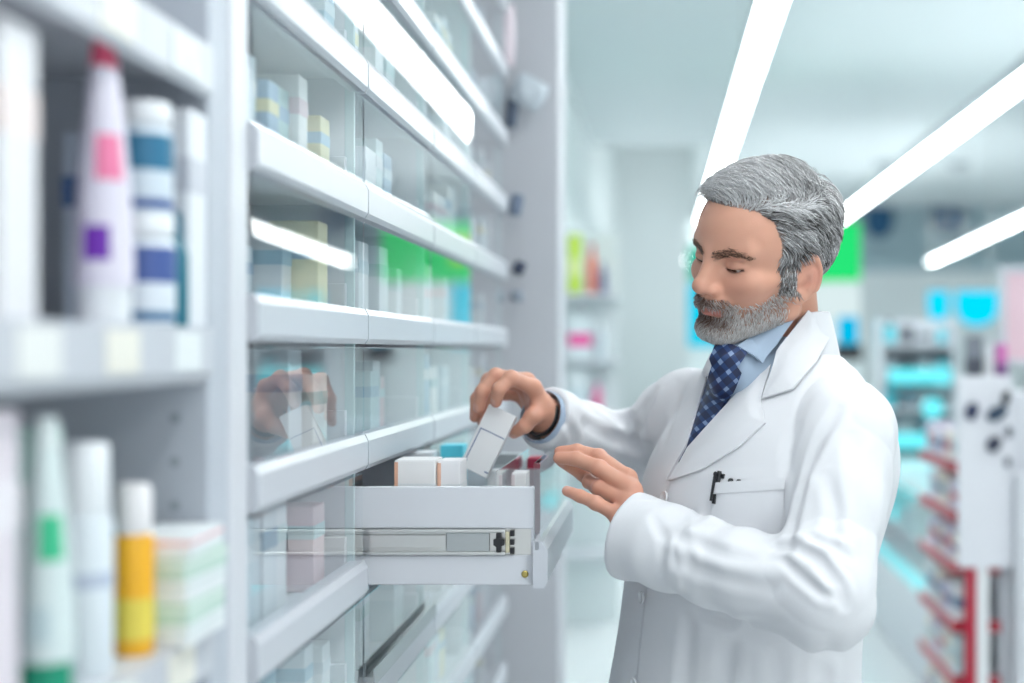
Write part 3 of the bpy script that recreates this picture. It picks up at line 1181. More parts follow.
def head_sdf(q):
    qa = q.copy()
    qa[..., 1] = np.abs(qa[..., 1])
    d = skull(q)
    # brow, sockets, lids
    d = smin(d, d_cap(qa, (0.0915, 0.010, 0.041), (0.076, 0.046, 0.046), 0.0085, 0.008), 0.014)
    d = smax(d, -d_ell(qa, (0.1015, 0.031, 0.0255), (0.0155, 0.017, 0.0115)), 0.012)
    lid = d_ell(qa, (0.0795, 0.0315, 0.0265), (0.0132, 0.0165, 0.0132))
    d = smin(d, lid, 0.004)
    d = smax(d, -d_cap(qa, (0.0932, 0.0215, 0.0345), (0.0862, 0.0435, 0.0340), 0.0008), 0.004)   # crease of the upper lid
    d = smax(d, -(np.abs(lid_line(qa)) - 0.0012 - 0.0014 * sstep(0.011 - np.abs(qa[..., 1] - 0.0320), 0, 0.008) + 10 * np.maximum(0, np.abs(qa[..., 1] - 0.0325) - 0.0130) + 10 * np.maximum(0, 0.080 - qa[..., 0]) + 4 * np.maximum(0, -lid - 0.0032)), 0.0006)
    # nose
    d = smin(d, d_cap(q, (0.089, 0, 0.032), (0.101, 0, -0.012), 0.0085, 0.0130), 0.012)
    d = smin(d, d_cap(q, (0.0955, 0, 0.036), (0.1145, 0, -0.002), 0.0075, 0.0092), 0.012)
    d = smin(d, d_sph(q, (0.1165, 0, -0.0105), 0.0112), 0.008)
    d = smin(d, d_ell(qa, (0.1035, 0.0125, -0.0160), (0.0115, 0.0072, 0.0088)), 0.006)
    d = smin(d, d_cap(q, (0.116, 0, -0.0175), (0.102, 0, -0.026), 0.0048), 0.005)
    d = smax(d, -d_ell(qa, (0.1095, 0.0072, -0.0245), (0.0065, 0.0035, 0.0042)), 0.003)
    # mouth
    d = smin(d, d_ell(q, (0.093, 0, -0.044), (0.0155, 0.027, 0.020)), 0.012)
    d = smin(d, d_cap(qa, (0.1066, 0.003, -0.0460), (0.0945, 0.0235, -0.0510), 0.0036, 0.0018), 0.004)
    d = smin(d, d_cap(qa, (0.1052, 0.002, -0.0562), (0.0930, 0.0220, -0.0525), 0.0048, 0.0020), 0.004)
    d = smax(d, -d_cap(qa, (0.1135, 0, -0.0505), (0.0985, 0.0245, -0.0520), 0.0013), 0.0025)
    d = smax(d, -d_ell(q, (0.1085, 0, -0.0705), (0.0065, 0.018, 0.0055)), 0.009)
    # ears
    e = ear_local(qa)
    plate = d_ell(e, (0, -0.002, 0), (0.0195, 0.0055, 0.0365))
    e2 = (np.sqrt((e[..., 0] / 0.0180) ** 2 + (e[..., 2] / 0.0355) ** 2) - 1) * 0.021
    rim = np.sqrt(e2 ** 2 + (e[..., 1] - 0.0015) ** 2) - 0.0034
    rim = smax(rim, -(e[..., 2] + 0.018) * 0.8, 0.006)
    lobe = d_ell(e, (0.004, 0, -0.0300), (0.0085, 0.0048, 0.0110))
    ear = smin(smin(plate, rim, 0.003), lobe, 0.006)
    ear = smin(ear, d_cap(e, (-0.006, 0.001, 0.016), (-0.003, 0.002, -0.012), 0.0028), 0.004)
    ear = smax(ear, -d_ell(e, (0.004, 0.0055, -0.004), (0.0088, 0.0100, 0.0140)), 0.004)
    ear = smin(ear, d_ell(e, (0.0135, 0.001, -0.003), (0.004, 0.004, 0.0065)), 0.004)
    d = smin(d, ear, 0.005)
    return d


# ---- skeleton of the body (metres; the man stands beside the open drawer)
TF = frame(rad(35))                                     # chest direction
NB = np.array([0.157, 1.876, 1.475])                    # root of the neck
SH_L, SH_R = np.array([0.226, 1.758, 1.402]), np.array([0.030, 2.015, 1.412])
EL_L, EL_R = np.array([0.182, 1.620, 1.216]), np.array([-0.050, 2.190, 1.332])


def hand(w, mcps, tips, thumb, r, carp):
    """w: wrist; every finger as four joints; returns the field of one hand"""
    segs = []
    for f, rr in zip(tips, r):
        segs.append([(f[i], f[i + 1], rr * (1.0, 0.93, 0.86)[i], rr * (0.93, 0.86, 0.74)[i]) for i in range(3)])

    def fn(p):
        palm = None
        for c, m in zip(carp, mcps):
            x = d_cap(p, c, m, 0.0150, 0.0108)
            palm = x if palm is None else smin(palm, x, 0.014)
        palm = smin(palm, d_cap(p, thumb[0], thumb[1], 0.0155, 0.0120), 0.016)
        palm = smin(palm, d_sph(p, w, 0.0235), 0.02)
        fing = None
        for sg in segs:
            one = None
            for a, b, ra, rb in sg:
                x = d_cap(p, a, b, ra, rb)
                one = x if one is None else smin(one, x, 0.004)
            # knuckle swell
            one = smin(one, d_sph(p, sg[1][0], sg[0][3] * 1.04), 0.004)
            fing = one if fing is None else smin(fing, one, 0.0018)
        th = smin(d_cap(p, thumb[1], thumb[2], 0.0112, 0.0102), d_cap(p, thumb[2], thumb[3], 0.0102, 0.0082), 0.004)
        return smin(smin(palm, fing, 0.008), th, 0.006)
    return fn


PX = lambda *a: np.array(P(*a))
# his near hand, fingers over the clear front of the drawer
WL = PX(634, 537, 1.752)
L_F = [[PX(*j) for j in f] for f in (
    [(628, 478, 1.800), (599, 457, 1.830), (577, 451, 1.842), (560, 452, 1.846)],
    [(632, 490, 1.782), (599, 468, 1.806), (576, 459, 1.828), (559, 458, 1.838)],
    [(628, 503, 1.772), (600, 488, 1.800), (589, 482, 1.826), (590, 477, 1.846)],
    [(619, 516, 1.766), (596, 503, 1.768), (580, 496, 1.780), (567, 491, 1.790)])]
L_T = [PX(628, 522, 1.795), PX(607, 497, 1.842), PX(583, 473, 1.862), PX(562, 461, 1.866)]
L_C = [PX(638, 522, 1.780), PX(637, 529, 1.768), PX(634, 535, 1.756), PX(629, 539, 1.748)]
hand_L = hand(WL, [f[0] for f in L_F], L_F, L_T, (0.0105, 0.0107, 0.0100, 0.0090), L_C)
# his far hand, holding the small carton
WR = PX(549, 420, 2.030)
R_F = [[PX(*j) for j in f] for f in (
    [(533, 387, 1.990), (511, 378, 1.960), (499, 389, 1.950), (496, 402, 1.958)],
    [(527, 381, 2.015), (496, 376, 1.990), (482, 392, 1.978), (479, 408, 1.982)],
    [(522, 384, 2.040), (489, 380, 2.030), (477, 399, 2.016), (475, 417, 2.010)],
    [(520, 394, 2.062), (496, 395, 2.062), (485, 410, 2.050), (482, 422, 2.044)])]
R_T = [PX(541, 411, 2.002), PX(533, 416, 1.985), PX(525, 426, 1.985), PX(514, 433, 1.998)]
R_C = [PX(547, 411, 2.015), PX(545, 414, 2.028), PX(543, 418, 2.040), PX(543, 422, 2.050)]
hand_R = hand(WR, [f[0] for f in R_F], R_F, R_T, (0.0108, 0.0112, 0.0106, 0.0094), R_C)

# ---- torso profile: height, half width, half depth, centre x, centre y
PROF = np.array([
    (0.58, .262, .215, .085, 1.905), (0.75, .245, .200, .088, 1.905), (0.95, .205, .168, .086, 1.905),
    (1.06, .189, .152, .091, 1.905), (1.15, .185, .147, .098, 1.902), (1.25, .192, .148, .113, 1.896),
    (1.33, .200, .148, .134, 1.888), (1.385, .190, .136, .148, 1.884), (1.425, .160, .114, .157, 1.882),
    (1.455, .120, .092, .162, 1.881), (1.480, .085, .076, .165, 1.880), (1.500, .060, .062, .165, 1.880)], dtype=np.float32)

_z = np.linspace(0.5, 1.56, 213)
_t = np.stack([_z] + [np.interp(_z, PROF[:, 0], PROF[:, k]) for k in range(1, 5)], 1)
for _i in range(60):                                    # rounded, so that no kink shows in the cloth
    _t[1:-1, 1:] = 0.25 * _t[:-2, 1:] + 0.5 * _t[1:-1, 1:] + 0.25 * _t[2:, 1:]
PROF = _t.astype(np.float32)


def torso_local(p):
    z = p[..., 2]
    cx, cy = np.interp(z, PROF[:, 0], PROF[:, 3]), np.interp(z, PROF[:, 0], PROF[:, 4])
    dx, dy = p[..., 0] - cx, p[..., 1] - cy
    v = dx * TF[0, 0] + dy * TF[1, 0]                   # towards the chest
    u = dx * TF[0, 1] + dy * TF[1, 1]                   # towards his own side nearest the camera
    return u.astype(np.float32), v.astype(np.float32)


def d_torso(p, shrink=0.0, zlo=0.58, zhi=1.492):
    z = p[..., 2]
    a = np.interp(z, PROF[:, 0], PROF[:, 1]) - shrink
    b = np.interp(z, PROF[:, 0], PROF[:, 2]) - shrink
    u, v = torso_local(p)
    k0 = np.sqrt((u / a) ** 2 + (v / b) ** 2) + 1e-6
    k1 = np.sqrt((u / a ** 2) ** 2 + (v / b ** 2) ** 2) + 1e-6
    d = k0 * (k0 - 1) / k1
    d = np.maximum(d, -np.minimum(a, b))
    return smax(smax(d, zlo - z, 0.01), z - zhi, 0.02).astype(np.float32)


NECK_TOP = from_head([-0.022, 0, -0.035])


def d_legs(p, r=1.0, zlo=0.03):
    d = None
    for sgn, dz in ((1, 0), (-1, 0)):
        hip = NB * 0 + np.array([0.094, 1.905, 0.90]) + TF[:, 1] * sgn * 0.095
        knee = np.array([0.094, 1.905, 0.50]) + TF[:, 1] * sgn * 0.11 + TF[:, 0] * 0.01
        ank = np.array([0.094, 1.905, 0.09]) + TF[:, 1] * sgn * 0.125 - TF[:, 0] * 0.02
        toe = np.array([0.094, 1.905, 0.035]) + TF[:, 1] * sgn * 0.145 + TF[:, 0] * 0.13
        x = smin(d_cap(p, hip, knee, 0.085 * r, 0.058 * r), d_cap(p, knee, ank, 0.058 * r, 0.038 * r), 0.02)
        if zlo < 0.1:
            x = smin(x, d_cap(p, ank * np.array([1, 1, .5]), toe, 0.034, 0.026), 0.02)
        d = x if d is None else smin(d, x, 0.01)
    return d


def body_sdf(p):
    p = p.astype(np.float32)
    d = np.full(p.shape[:-1], 1.0, dtype=np.float32)
    # trunk, arms, legs
    t = d_torso(p, 0.035, 0.80, 1.478)
    t = smin(t, d_cap(p, NB, NECK_TOP, 0.051, 0.050), 0.03)
    t = smin(t, d_cap(p, SH_L * .9 + NB * .1, SH_R * .9 + NB * .1, 0.045), 0.03)
    for s, e, w in ((SH_L, EL_L, WL), (SH_R, EL_R, WR)):
        t = smin(t, d_cap(p, s, e, 0.048, 0.040), 0.02)
        t = smin(t, smin(d_cap(p, e, e + (w - e) * .35, 0.040, 0.040), d_cap(p, e + (w - e) * .35, w, 0.040, 0.0235), 0.02), 0.02)
    t = smin(t, d_legs(p), 0.03)
    d = np.minimum(d, t)
    # head
    q = to_head(p)
    near = (np.abs(q) < 0.20).all(-1)
    if near.any():
        d[near] = smin(d[near], head_sdf(q[near]), 0.016)
    for w, h in ((WL, hand_L), (WR, hand_R)):
        near = ((p - w.astype(np.float32)) ** 2).sum(-1) < 0.22 ** 2
        if near.any():
            d[near] = smin(d[near], h(p[near]), 0.012)
    return d


def zmap(z):                                            # the hidden lower body needs fewer points
    return np.where(z > 1.19, z, 1.19 + (z - 1.19) * 4.0)


def hair_mask(q):
    f, l, u = q[..., 0], np.abs(q[..., 1]), q[..., 2]
    front = np.interp(u, [-0.03, 0.0, 0.03, 0.055, 0.083, 0.096, 0.106], [0.034, 0.040, 0.041, 0.042, 0.050, 0.066, 0.12])
    m = f < front
    back = np.interp(f, [-0.12, -0.05, -0.03, 0.0], [-0.050, -0.045, -0.025, -0.025])
    m &= u > back
    m &= ((f + 0.001) / 0.021) ** 2 + ((u - 0.004) / 0.040) ** 2 > 1
    return m


def beard_field(q):
    """0..1: how thickly the beard grows here"""
    f, l, u = q[..., 0], np.abs(q[..., 1]), q[..., 2]
    cheek = np.interp(f, [0.0, 0.012, 0.03, 0.055, 0.080, 0.092, 0.105], [0.02, -0.004, -0.022, -0.040, -0.050, -0.050, -0.058])
    low = np.interp(f, [0.0, 0.03, 0.07, 0.1], [-0.072, -0.088, -0.106, -0.112])
    w = (0.30 * sstep(cheek - u, -0.014, 0.004) + 0.70 * sstep(cheek - u, -0.002, 0.012)) * sstep(u - low, -0.004, 0.008) * sstep(f, 0.020, 0.032)
    must = sstep(-u, 0.0285, 0.034) * sstep(u, -0.0500, -0.0455) * sstep(0.031 - l, 0, 0.008) * sstep(f, 0.085, 0.092)
    w = np.maximum(w, must)
    corner = sstep(f, 0.078, 0.086) * sstep(l, 0.022, 0.026) * sstep(0.036 - l, 0, 0.006) * sstep(-u, 0.034, 0.040)
    w = np.maximum(w, corner * sstep(0.1 + u, 0, 0.01))
    lips = (l < 0.0225) & (u < -0.0465) & (u > -0.0610) & (f > 0.088)
    return np.where(lips, 0, w)


def skin_colour(p):
    q = to_head(p)
    n = len(p)
    base = np.tile(A3(0.695, 0.368, 0.262), (n, 1))
    m = wob(p, 60, 3)[:, None] * 0.04 + wob(p, 260, 5)[:, None] * 0.03
    c = base * (1 + m)
    inh = (np.abs(q) < 0.19).all(1) & (head_sdf(q) < 0.004)

    def blend(w, col):
        nonlocal c
        c = c * (1 - w[:, None]) + A3(*col) * w[:, None]
    qa = np.abs(q)
    gl = lambda cx, cy, cz, r: np.exp(-(((q[:, 0] - cx) ** 2 + (qa[:, 1] - cy) ** 2 + (q[:, 2] - cz) ** 2) / r ** 2)) * inh
    blend(gl(0.117, 0, -0.010, 0.014) * 0.45, (0.56, 0.235, 0.18))
    blend(gl(0.082, 0.038, -0.008, 0.022) * 0.40, (0.58, 0.25, 0.19))
    blend(gl(-0.01, 0.076, 0.006, 0.026) * 0.55, (0.60, 0.25, 0.20))
    blend(gl(0.088, 0.031, 0.018, 0.012) * 0.35, (0.42, 0.20, 0.16))
    lips = inh & (qa[:, 1] < 0.0235) & (q[:, 2] < -0.0425) & (q[:, 2] > -0.0625) & (q[:, 0] > 0.09)
    lw = lips * sstep(0.0235 - qa[:, 1], 0, 0.004) * sstep(q[:, 2], -0.0618, -0.0590) * sstep(-q[:, 2], 0.0448, 0.0468)
    blend(lw * 0.8, (0.50, 0.175, 0.155))
    b = beard_field(q) * inh
    blend(b * 0.55, (0.30, 0.185, 0.14))
    h = hair_mask(q) & inh & (head_sdf(q) < 0.004)
    blend(h * 0.85, (0.20, 0.19, 0.185))
    # lid margin with its lashes
    on = inh & (np.abs(d_ell(qa, (0.0795, 0.0315, 0.0265), (0.0132, 0.0165, 0.0132))) < 0.0035) & (q[:, 2] > 0) & (q[:, 0] > 0.079)
    blend(np.exp(-(lid_line(q * A3(1, 1, 1) * np.where(np.arange(3) == 1, np.sign(q), 1)) / 0.0024) ** 2) * on * sstep(0.0150 - np.abs(qa[:, 1] - 0.0325), 0, 0.003) * 0.92, (0.06, 0.035, 0.03))
    # hands: redder knuckles and tips, pale nails
    for F_, T_ in ((L_F, L_T), (R_F, R_T)):
        for f in F_ + [T_]:
            for j, wgt, r in ((0, .30, .012), (1, .35, .010), (2, .25, .008), (3, .40, .010)):
                blend(np.exp(-((p - f[j].astype(np.float32)) ** 2).sum(1) / r ** 2 * 0.5) * wgt, (0.58, 0.23, 0.17))
            tipdir = (f[3] - f[2]) / np.linalg.norm(f[3] - f[2])
            bend = np.cross(f[3] - f[2], f[2] - f[1])
            dors = np.cross(bend, tipdir)
            if np.linalg.norm(dors) < 1e-6:
                dors = np.array([0, -1.0, 0])
            dors = dors / np.linalg.norm(dors)
            if np.dot(dors, f[1] - f[2] * 0.5 - f[0] * 0.5) < 0 and F_ is R_F:
                dors = -dors
            if F_ is L_F:
                dors = dors if dors[1] + -dors[2] < 0 else -dors
            nc = f[3] + dors * 0.0065 - tipdir * 0.001
            r = p - nc.astype(np.float32)
            a = r @ tipdir.astype(np.float32)
            dd = r @ dors.astype(np.float32)
            s_ = np.sqrt(np.maximum((r ** 2).sum(1) - a ** 2 - dd ** 2, 0))
            blend(((np.sqrt((a / .0062) ** 2 + (s_ / .0052) ** 2) < 1) & (np.abs(dd) < .005)) * 0.55, (0.70, 0.42, 0.36))
    return np.clip(c, 0, 1)


M['skin'] = vcol_mat('skin', 0.42, 0.35, 0.12, bump=0.12, bscale=700)
M['hair'] = vcol_mat('hair', 0.36, 0.5)

pos, quads = polygonize(body_sdf, (-0.32, 1.48, 0.88), (0.42, 2.36, 1.80), 0.0019, zmap)
person = np_mesh('person', pos, quads, M['skin'], None, True, col=skin_colour(pos))
tag(person, 'grey-haired bearded pharmacist in a white lab coat taking a carton from the open drawer', 'person')

# ---- eyes
for s in (1, -1):
    mb = MB()
    n, k = 24, 16
    prof = [(0.0121 * math.sin(math.pi * i / k), -0.0121 * math.cos(math.pi * i / k)) for i in range(1, k)]
    mb.lathe(prof, n=n)
    v = np.array(mb.v)
    c = np.where(v[:, 2:3] > 0.0112, A3(0.012, 0.010, 0.010), np.where(v[:, 2:3] > 0.0103, A3(0.12, 0.075, 0.045), A3(0.50, 0.46, 0.44)))
    gz = np.array([0.86, 0.05, -0.50])
    rot = Vector((0, 0, 1)).rotation_difference(Vector(gz)).to_matrix()
    v = np.array([list(rot @ Vector(x)) for x in v]) + np.array([0.0795, 0.0315 * s, 0.0262])
    tri = [f for f in mb.f if len(f) == 4]
    caps = [f for f in mb.f if len(f) > 4]
    e = bpy.data.meshes.new('eye')
    e.from_pydata([tuple(x) for x in from_head(v)], [], tri + caps)
    at = e.attributes.new('Col', 'FLOAT_COLOR', 'POINT')
    at.data.foreach_set('color', np.concatenate([c, np.ones((len(c), 1))], 1).astype(np.float32).ravel())
    e.polygons.foreach_set('use_smooth', [True] * len(e.polygons))
    e.materials.append(M.setdefault('eye', vcol_mat('eye', 0.08, 0.5)))
    eo = bpy.data.objects.new('eye', e)
    COL.objects.link(eo)
    eo.parent = person


# ---- hair, beard and eyebrows as combed strands
RS = np.random.RandomState(11)


def strands(name, roots, dirf, length, segs, r0, colour, lay, lift0, parent, clump=0.0):
    """roots in head space; every strand grows along dirf, kept off the skin by its own layer height"""
    q = roots.copy()
    n = len(q)
    nr = None
    path = [q.copy()]
    off = RS.normal(size=(n, 3)) * 0.16
    for s in range(segs):
        d, g = grad(head_sdf, q)
        g = g / np.maximum(np.linalg.norm(g, axis=1), 1e-6)[:, None]
        t = dirf(q, s / segs) + off
        if clump:
            t = t + clump * np.stack([wob(roots, 95, 21), wob(roots, 95, 22), wob(roots, 95, 23)], 1)
        t = t - (t * g).sum(1)[:, None] * g
        t = t / np.maximum(np.linalg.norm(t, axis=1), 1e-6)[:, None]
        want = lay * np.sin(min(1, (s + 1) / segs * 1.3) * math.pi / 2) ** 0.8
        up = np.clip((want - d) / (length / segs), -0.9, 1.6)
        st = t + g * up[:, None]
        st = st / np.linalg.norm(st, axis=1)[:, None]
        q = q + st * (length / segs)[:, None]
        path.append(q.copy())
    if name == 'hair':                                  # none may fall across the bare forehead
        bare = np.zeros(n, bool)
        for x in path:
            bare |= (x[:, 0] > 0.058) & (x[:, 2] < 0.089) & (x[:, 1] > -0.045)
        path = [x[~bare] for x in path]
        colour = colour[~bare]
        n = len(path[0])
    pw = np.stack([from_head(x) for x in path], 1)      # n, segs+1, 3
    tang = np.gradient(pw, axis=1)
    tang /= np.maximum(np.linalg.norm(tang, axis=2, keepdims=True), 1e-9)
    ref = np.tile(A3(0.3, 0.9, 0.31), (n, segs + 1, 1))
    a = np.cross(tang, ref)
    a /= np.maximum(np.linalg.norm(a, axis=2, keepdims=True), 1e-9)
    b = np.cross(tang, a)
    rr = (r0 * (1 - 0.75 * np.linspace(0, 1, segs + 1) ** 1.5))[None, :, None]
    ring = [pw + (a * math.cos(w) + b * math.sin(w)) * rr for w in (0, 2.094, 4.189)]
    V = np.stack(ring, 2).reshape(-1, 3)
    base = (np.arange(n) * (segs + 1) * 3)[:, None, None]
    j = (np.arange(segs) * 3)[None, :, None]
    k = np.arange(3)[None, None, :]
    k2 = (k + 1) % 3
    Q = np.stack([base + j + k, base + j + k2, base + j + 3 + k2, base + j + 3 + k], -1).reshape(-1, 4)
    C = np.repeat(colour, (segs + 1) * 3, axis=0)
    return np_mesh(name, V, Q, M['hair'], parent, True, col=C)


vq = to_head(pos)
on_head = (np.abs(vq) < 0.19).all(1)
vq_h = vq[on_head]
vq_h = vq_h[head_sdf(vq_h) < 0.003]


def sample(mask_w, n):
    w = mask_w.astype(float)
    i = RS.choice(len(vq_h), n, p=w / w.sum())
    return (vq_h[i] + RS.normal(size=(n, 3)) * 0.0009).astype(np.float32)


def scalp_dir(q, s):
    f, l, u = q[:, 0], q[:, 1], q[:, 2]
    top = sstep(u, 0.088, 0.122) * sstep(f, -0.085, -0.03)
    front = sstep(f, 0.045, 0.085)
    b_top = np.stack([0.50 - 0.30 * front, -0.85 + 0 * f, 0.10 + 0.3 * front - 0.5 * front * s], 1)
    b_side = np.stack([-0.62 - 0.35 * sstep(f, 0.0, 0.05), 0.0 * f, -0.72 + 0.3 * sstep(u, 0.05, 0.09)], 1)
    b_back = np.stack([-0.10 + 0 * f, 0.0 * f, -1.0 + 0 * f], 1)
    bk = sstep(-f, 0.045, 0.085)
    sb = (sstep(0.055 - u, 0, 0.02) * sstep(f, 0.012, 0.02))[:, None]
    b_side = b_side * (1 - sb) + A3(0.05, 0, -1.0) * sb
    low = b_side * (1 - bk)[:, None] + b_back * bk[:, None]
    return b_top * top[:, None] + low * (1 - top)[:, None]


hm = hair_mask(vq_h)
roots = sample(hm, 12500)
u_, f_ = roots[:, 2], roots[:, 0]
topw = sstep(u_, 0.075, 0.115)
ln = (0.018 + 0.032 * topw + 0.006 * sstep(f_, 0.04, 0.075) * sstep(-roots[:, 1], -0.01, 0.03) - 0.008 * sstep(-u_, -0.02, 0.03)) * RS.uniform(0.75, 1.2, len(roots))
ly = (0.0032 + 0.0070 * topw + 0.0045 * sstep(u_, 0.03, 0.08)) * RS.uniform(0.2, 1.3, len(roots))
sb_ = sstep(0.055 - u_, 0, 0.02) * sstep(f_, 0.012, 0.020)
ln = ln * (1 - 0.4 * sb_)
ly = ly * (1 - 0.6 * sb_)
g = 0.37 + 0.44 * topw * sstep(f_, -0.06, 0.04) + 0.22 * topw + 0.32 * wob(roots, 170, 8) + RS.normal(size=len(roots)) * 0.24
g = np.clip(g, 0.02, 1)[:, None]
hc = A3(0.055, 0.050, 0.048) * (1 - g) + A3(0.84, 0.84, 0.85) * g
strands('hair', roots, scalp_dir, ln.astype(np.float32), 6, 0.00068, hc, ly.astype(np.float32), 1, person, 0.50)


def beard_dir(q, s):
    f, l, u = q[:, 0], q[:, 1], q[:, 2]
    must = sstep(u, -0.05, -0.043)
    low = np.stack([0.25 + 0 * f, 0.15 * np.sign(l), -0.95 + 0 * f], 1)
    mo = np.stack([-0.05 + 0 * f, 0.75 * np.clip(l / 0.008, -1, 1), -0.75 + 0 * f], 1)
    return low * (1 - must)[:, None] + mo * must[:, None]


bw = beard_field(vq_h)
roots = sample(bw, 6500)
f_, l_, u_ = roots[:, 0], np.abs(roots[:, 1]), roots[:, 2]
brown = np.clip(sstep(f_, 0.07, 0.095) * sstep(0.036 - l_, 0, 0.014) * sstep(u_, -0.090, -0.072), 0, 1)
ln = (0.0065 + 0.0045 * sstep(f_, 0.05, 0.09)) * RS.uniform(0.7, 1.25, len(roots)) * np.where(u_ > -0.05, 0.85, 1)
ly = (0.0022 + 0.003 * sstep(f_, 0.04, 0.09)) * RS.uniform(0.4, 1.2, len(roots))
g = np.clip(0.66 + 0.22 * sstep(-u_, 0.07, 0.1) - 0.42 * brown + RS.normal(size=len(roots)) * 0.2 + 0.12 * wob(roots, 170, 9), 0, 1)[:, None]
dark = A3(0.17, 0.115, 0.085) * (1 - brown[:, None]) + A3(0.15, 0.065, 0.038) * brown[:, None]
bc = dark * (1 - g) + A3(0.84, 0.82, 0.81) * g
strands('beard', roots, beard_dir, ln.astype(np.float32), 4, 0.00052, bc, ly.astype(np.float32), 1, person, 0.25)

for s in (1, -1):
    qa = vq_h * A3(1, s, 1)
    qa = np.where(qa[:, :1] > 0.05, qa * A3(0, 1, 1), 9)
    arc = np.minimum(d_cap(qa, (0, 0.011, 0.0385), (0, 0.032, 0.0455), 0.0026, 0.0022),
                     d_cap(qa, (0, 0.032, 0.0455), (0, 0.052, 0.0405), 0.0022, 0.0008))
    roots = sample(arc < 0.0020, 260)
    bc = A3(0.13, 0.075, 0.05) * RS.uniform(0.6, 1.7, (260, 1)).astype(np.float32)
    strands('eyebrow', roots, lambda q, t, s=s: np.stack([-0.35 + 0 * q[:, 0], 0.9 * s + 0 * q[:, 0], 0.25 - 0.3 * sstep(np.abs(q[:, 1]), .02, .04)], 1),
            (RS.uniform(0.004, 0.0075, 260)).astype(np.float32), 4, 0.00030, bc,
            RS.uniform(0.0008, 0.0022, 260).astype(np.float32), 1, person)


# ---- lab coat
CUFF_L = WL + (EL_L - WL) / np.linalg.norm(EL_L - WL) * -0.010
CUFF_R = WR + (EL_R - WR) / np.linalg.norm(EL_R - WR) * -0.012


def sleeve(p, s, e, w, seed, cuff_r):
    ax1, ax2 = (e - s), (w - e)
    l1, l2 = np.linalg.norm(ax1), np.linalg.norm(ax2)
    up = d_cap(p, s, e, 0.063, 0.054)
    fore = d_cap(p, e, w + ax2 / l2 * 0.02, 0.053, cuff_r)
    fore = smax(fore, (p - w.astype(np.float32)) @ (ax2 / l2).astype(np.float32), 0.006)
    d = smin(up, fore, 0.030)
    # folds: rings of cloth crowding into the crook of the elbow, long soft waves elsewhere
    t1 = (p - e.astype(np.float32)) @ (ax1 / l1).astype(np.float32)      # below 0 above the elbow
    t2 = (p - e.astype(np.float32)) @ (ax2 / l2).astype(np.float32)
    crook = (ax2 / l2 - ax1 / l1)
    crook = (crook / np.linalg.norm(crook)).astype(np.float32)
    inner = sstep((p - e.astype(np.float32)) @ crook, -0.02, 0.05)
    side = np.cross(ax1, ax2)
    side = (side / np.linalg.norm(side)).astype(np.float32)
    lat = (p - e.astype(np.float32)) @ side
    ang = np.arctan2(t2, -t1 + 1e-6)
    rr = np.sqrt(t1 ** 2 + t2 ** 2)
    w1 = np.exp(-(rr / 0.11) ** 2)
    f = np.sin(ang * 6.5 + lat * 28 + 1.5 * wob(p, 22, seed)) * w1 * inner * sstep(rr, 0.02, 0.06) * 0.0040
    f2 = np.abs(wob(p, 26, seed + 1)) ** 0.7 * 0.0070 + wob(p, 55, seed + 2) * 0.0016
    rings = np.sin(t2 * 95 + lat * 35 + 2.2 * wob(p, 18, seed + 3)) * 0.0020 * sstep(t2, 0.05, 0.12)
    rings1 = np.sin(t1 * 60 - lat * 45 + 2.5 * wob(p, 15, seed + 4)) * 0.0022 * sstep(-t1, 0.06, 0.14)
    endw = sstep(-((p - w.astype(np.float32)) @ (ax2 / l2).astype(np.float32)), 0.0, 0.05)
    d = d - (f + (f2 - 0.004 + rings + rings1)) * (0.25 + 0.75 * endw)
    hollow = d_cap(p, w - ax2 / l2 * 0.07, w + ax2 / l2 * 0.06, cuff_r - 0.010, cuff_r - 0.0095)
    return d, hollow


V_LOW = 1.340


FOLDS = []                                               # (points of the crease, depth, width)


def coat_sdf(p, open_front=True):
    p = p.astype(np.float32)
    d = coat_base(p, open_front)
    near = np.abs(d) < 0.03
    if FOLDS and near.any():
        q = p[near]
        cut = 0
        for pl, a, w in FOLDS:
            lo, hi = pl.min(0) - 4 * w, pl.max(0) + 4 * w
            m = ((q > lo) & (q < hi)).all(-1)
            if not m.any():
                continue
            qq = q[m]
            best, tt = None, None
            n = len(pl) - 1
            for i in range(n):
                a0, b0 = pl[i], pl[i + 1]
                ab = b0 - a0
                t = np.clip(((qq - a0) @ ab) / max(float(ab @ ab), 1e-9), 0, 1)
                r = np.sqrt(((qq - a0 - t[:, None] * ab) ** 2).sum(1))
                s = (i + t) / n
                if best is None:
                    best, tt = r, s
                else:
                    c = r < best
                    best, tt = np.where(c, r, best), np.where(c, s, tt)
            fade = np.maximum(np.sin(np.clip(tt, 0.0, 1) * np.pi), 0) ** 0.6
            x = best / w
            v = np.zeros(len(q), dtype=np.float32)
            v[m] = a * fade * (np.exp(-x ** 2) - 0.45 * np.exp(-((x - 1.9) / 0.9) ** 2))
            cut = cut + v
        if not np.isscalar(cut):
            d[near] = d[near] + cut
    return d


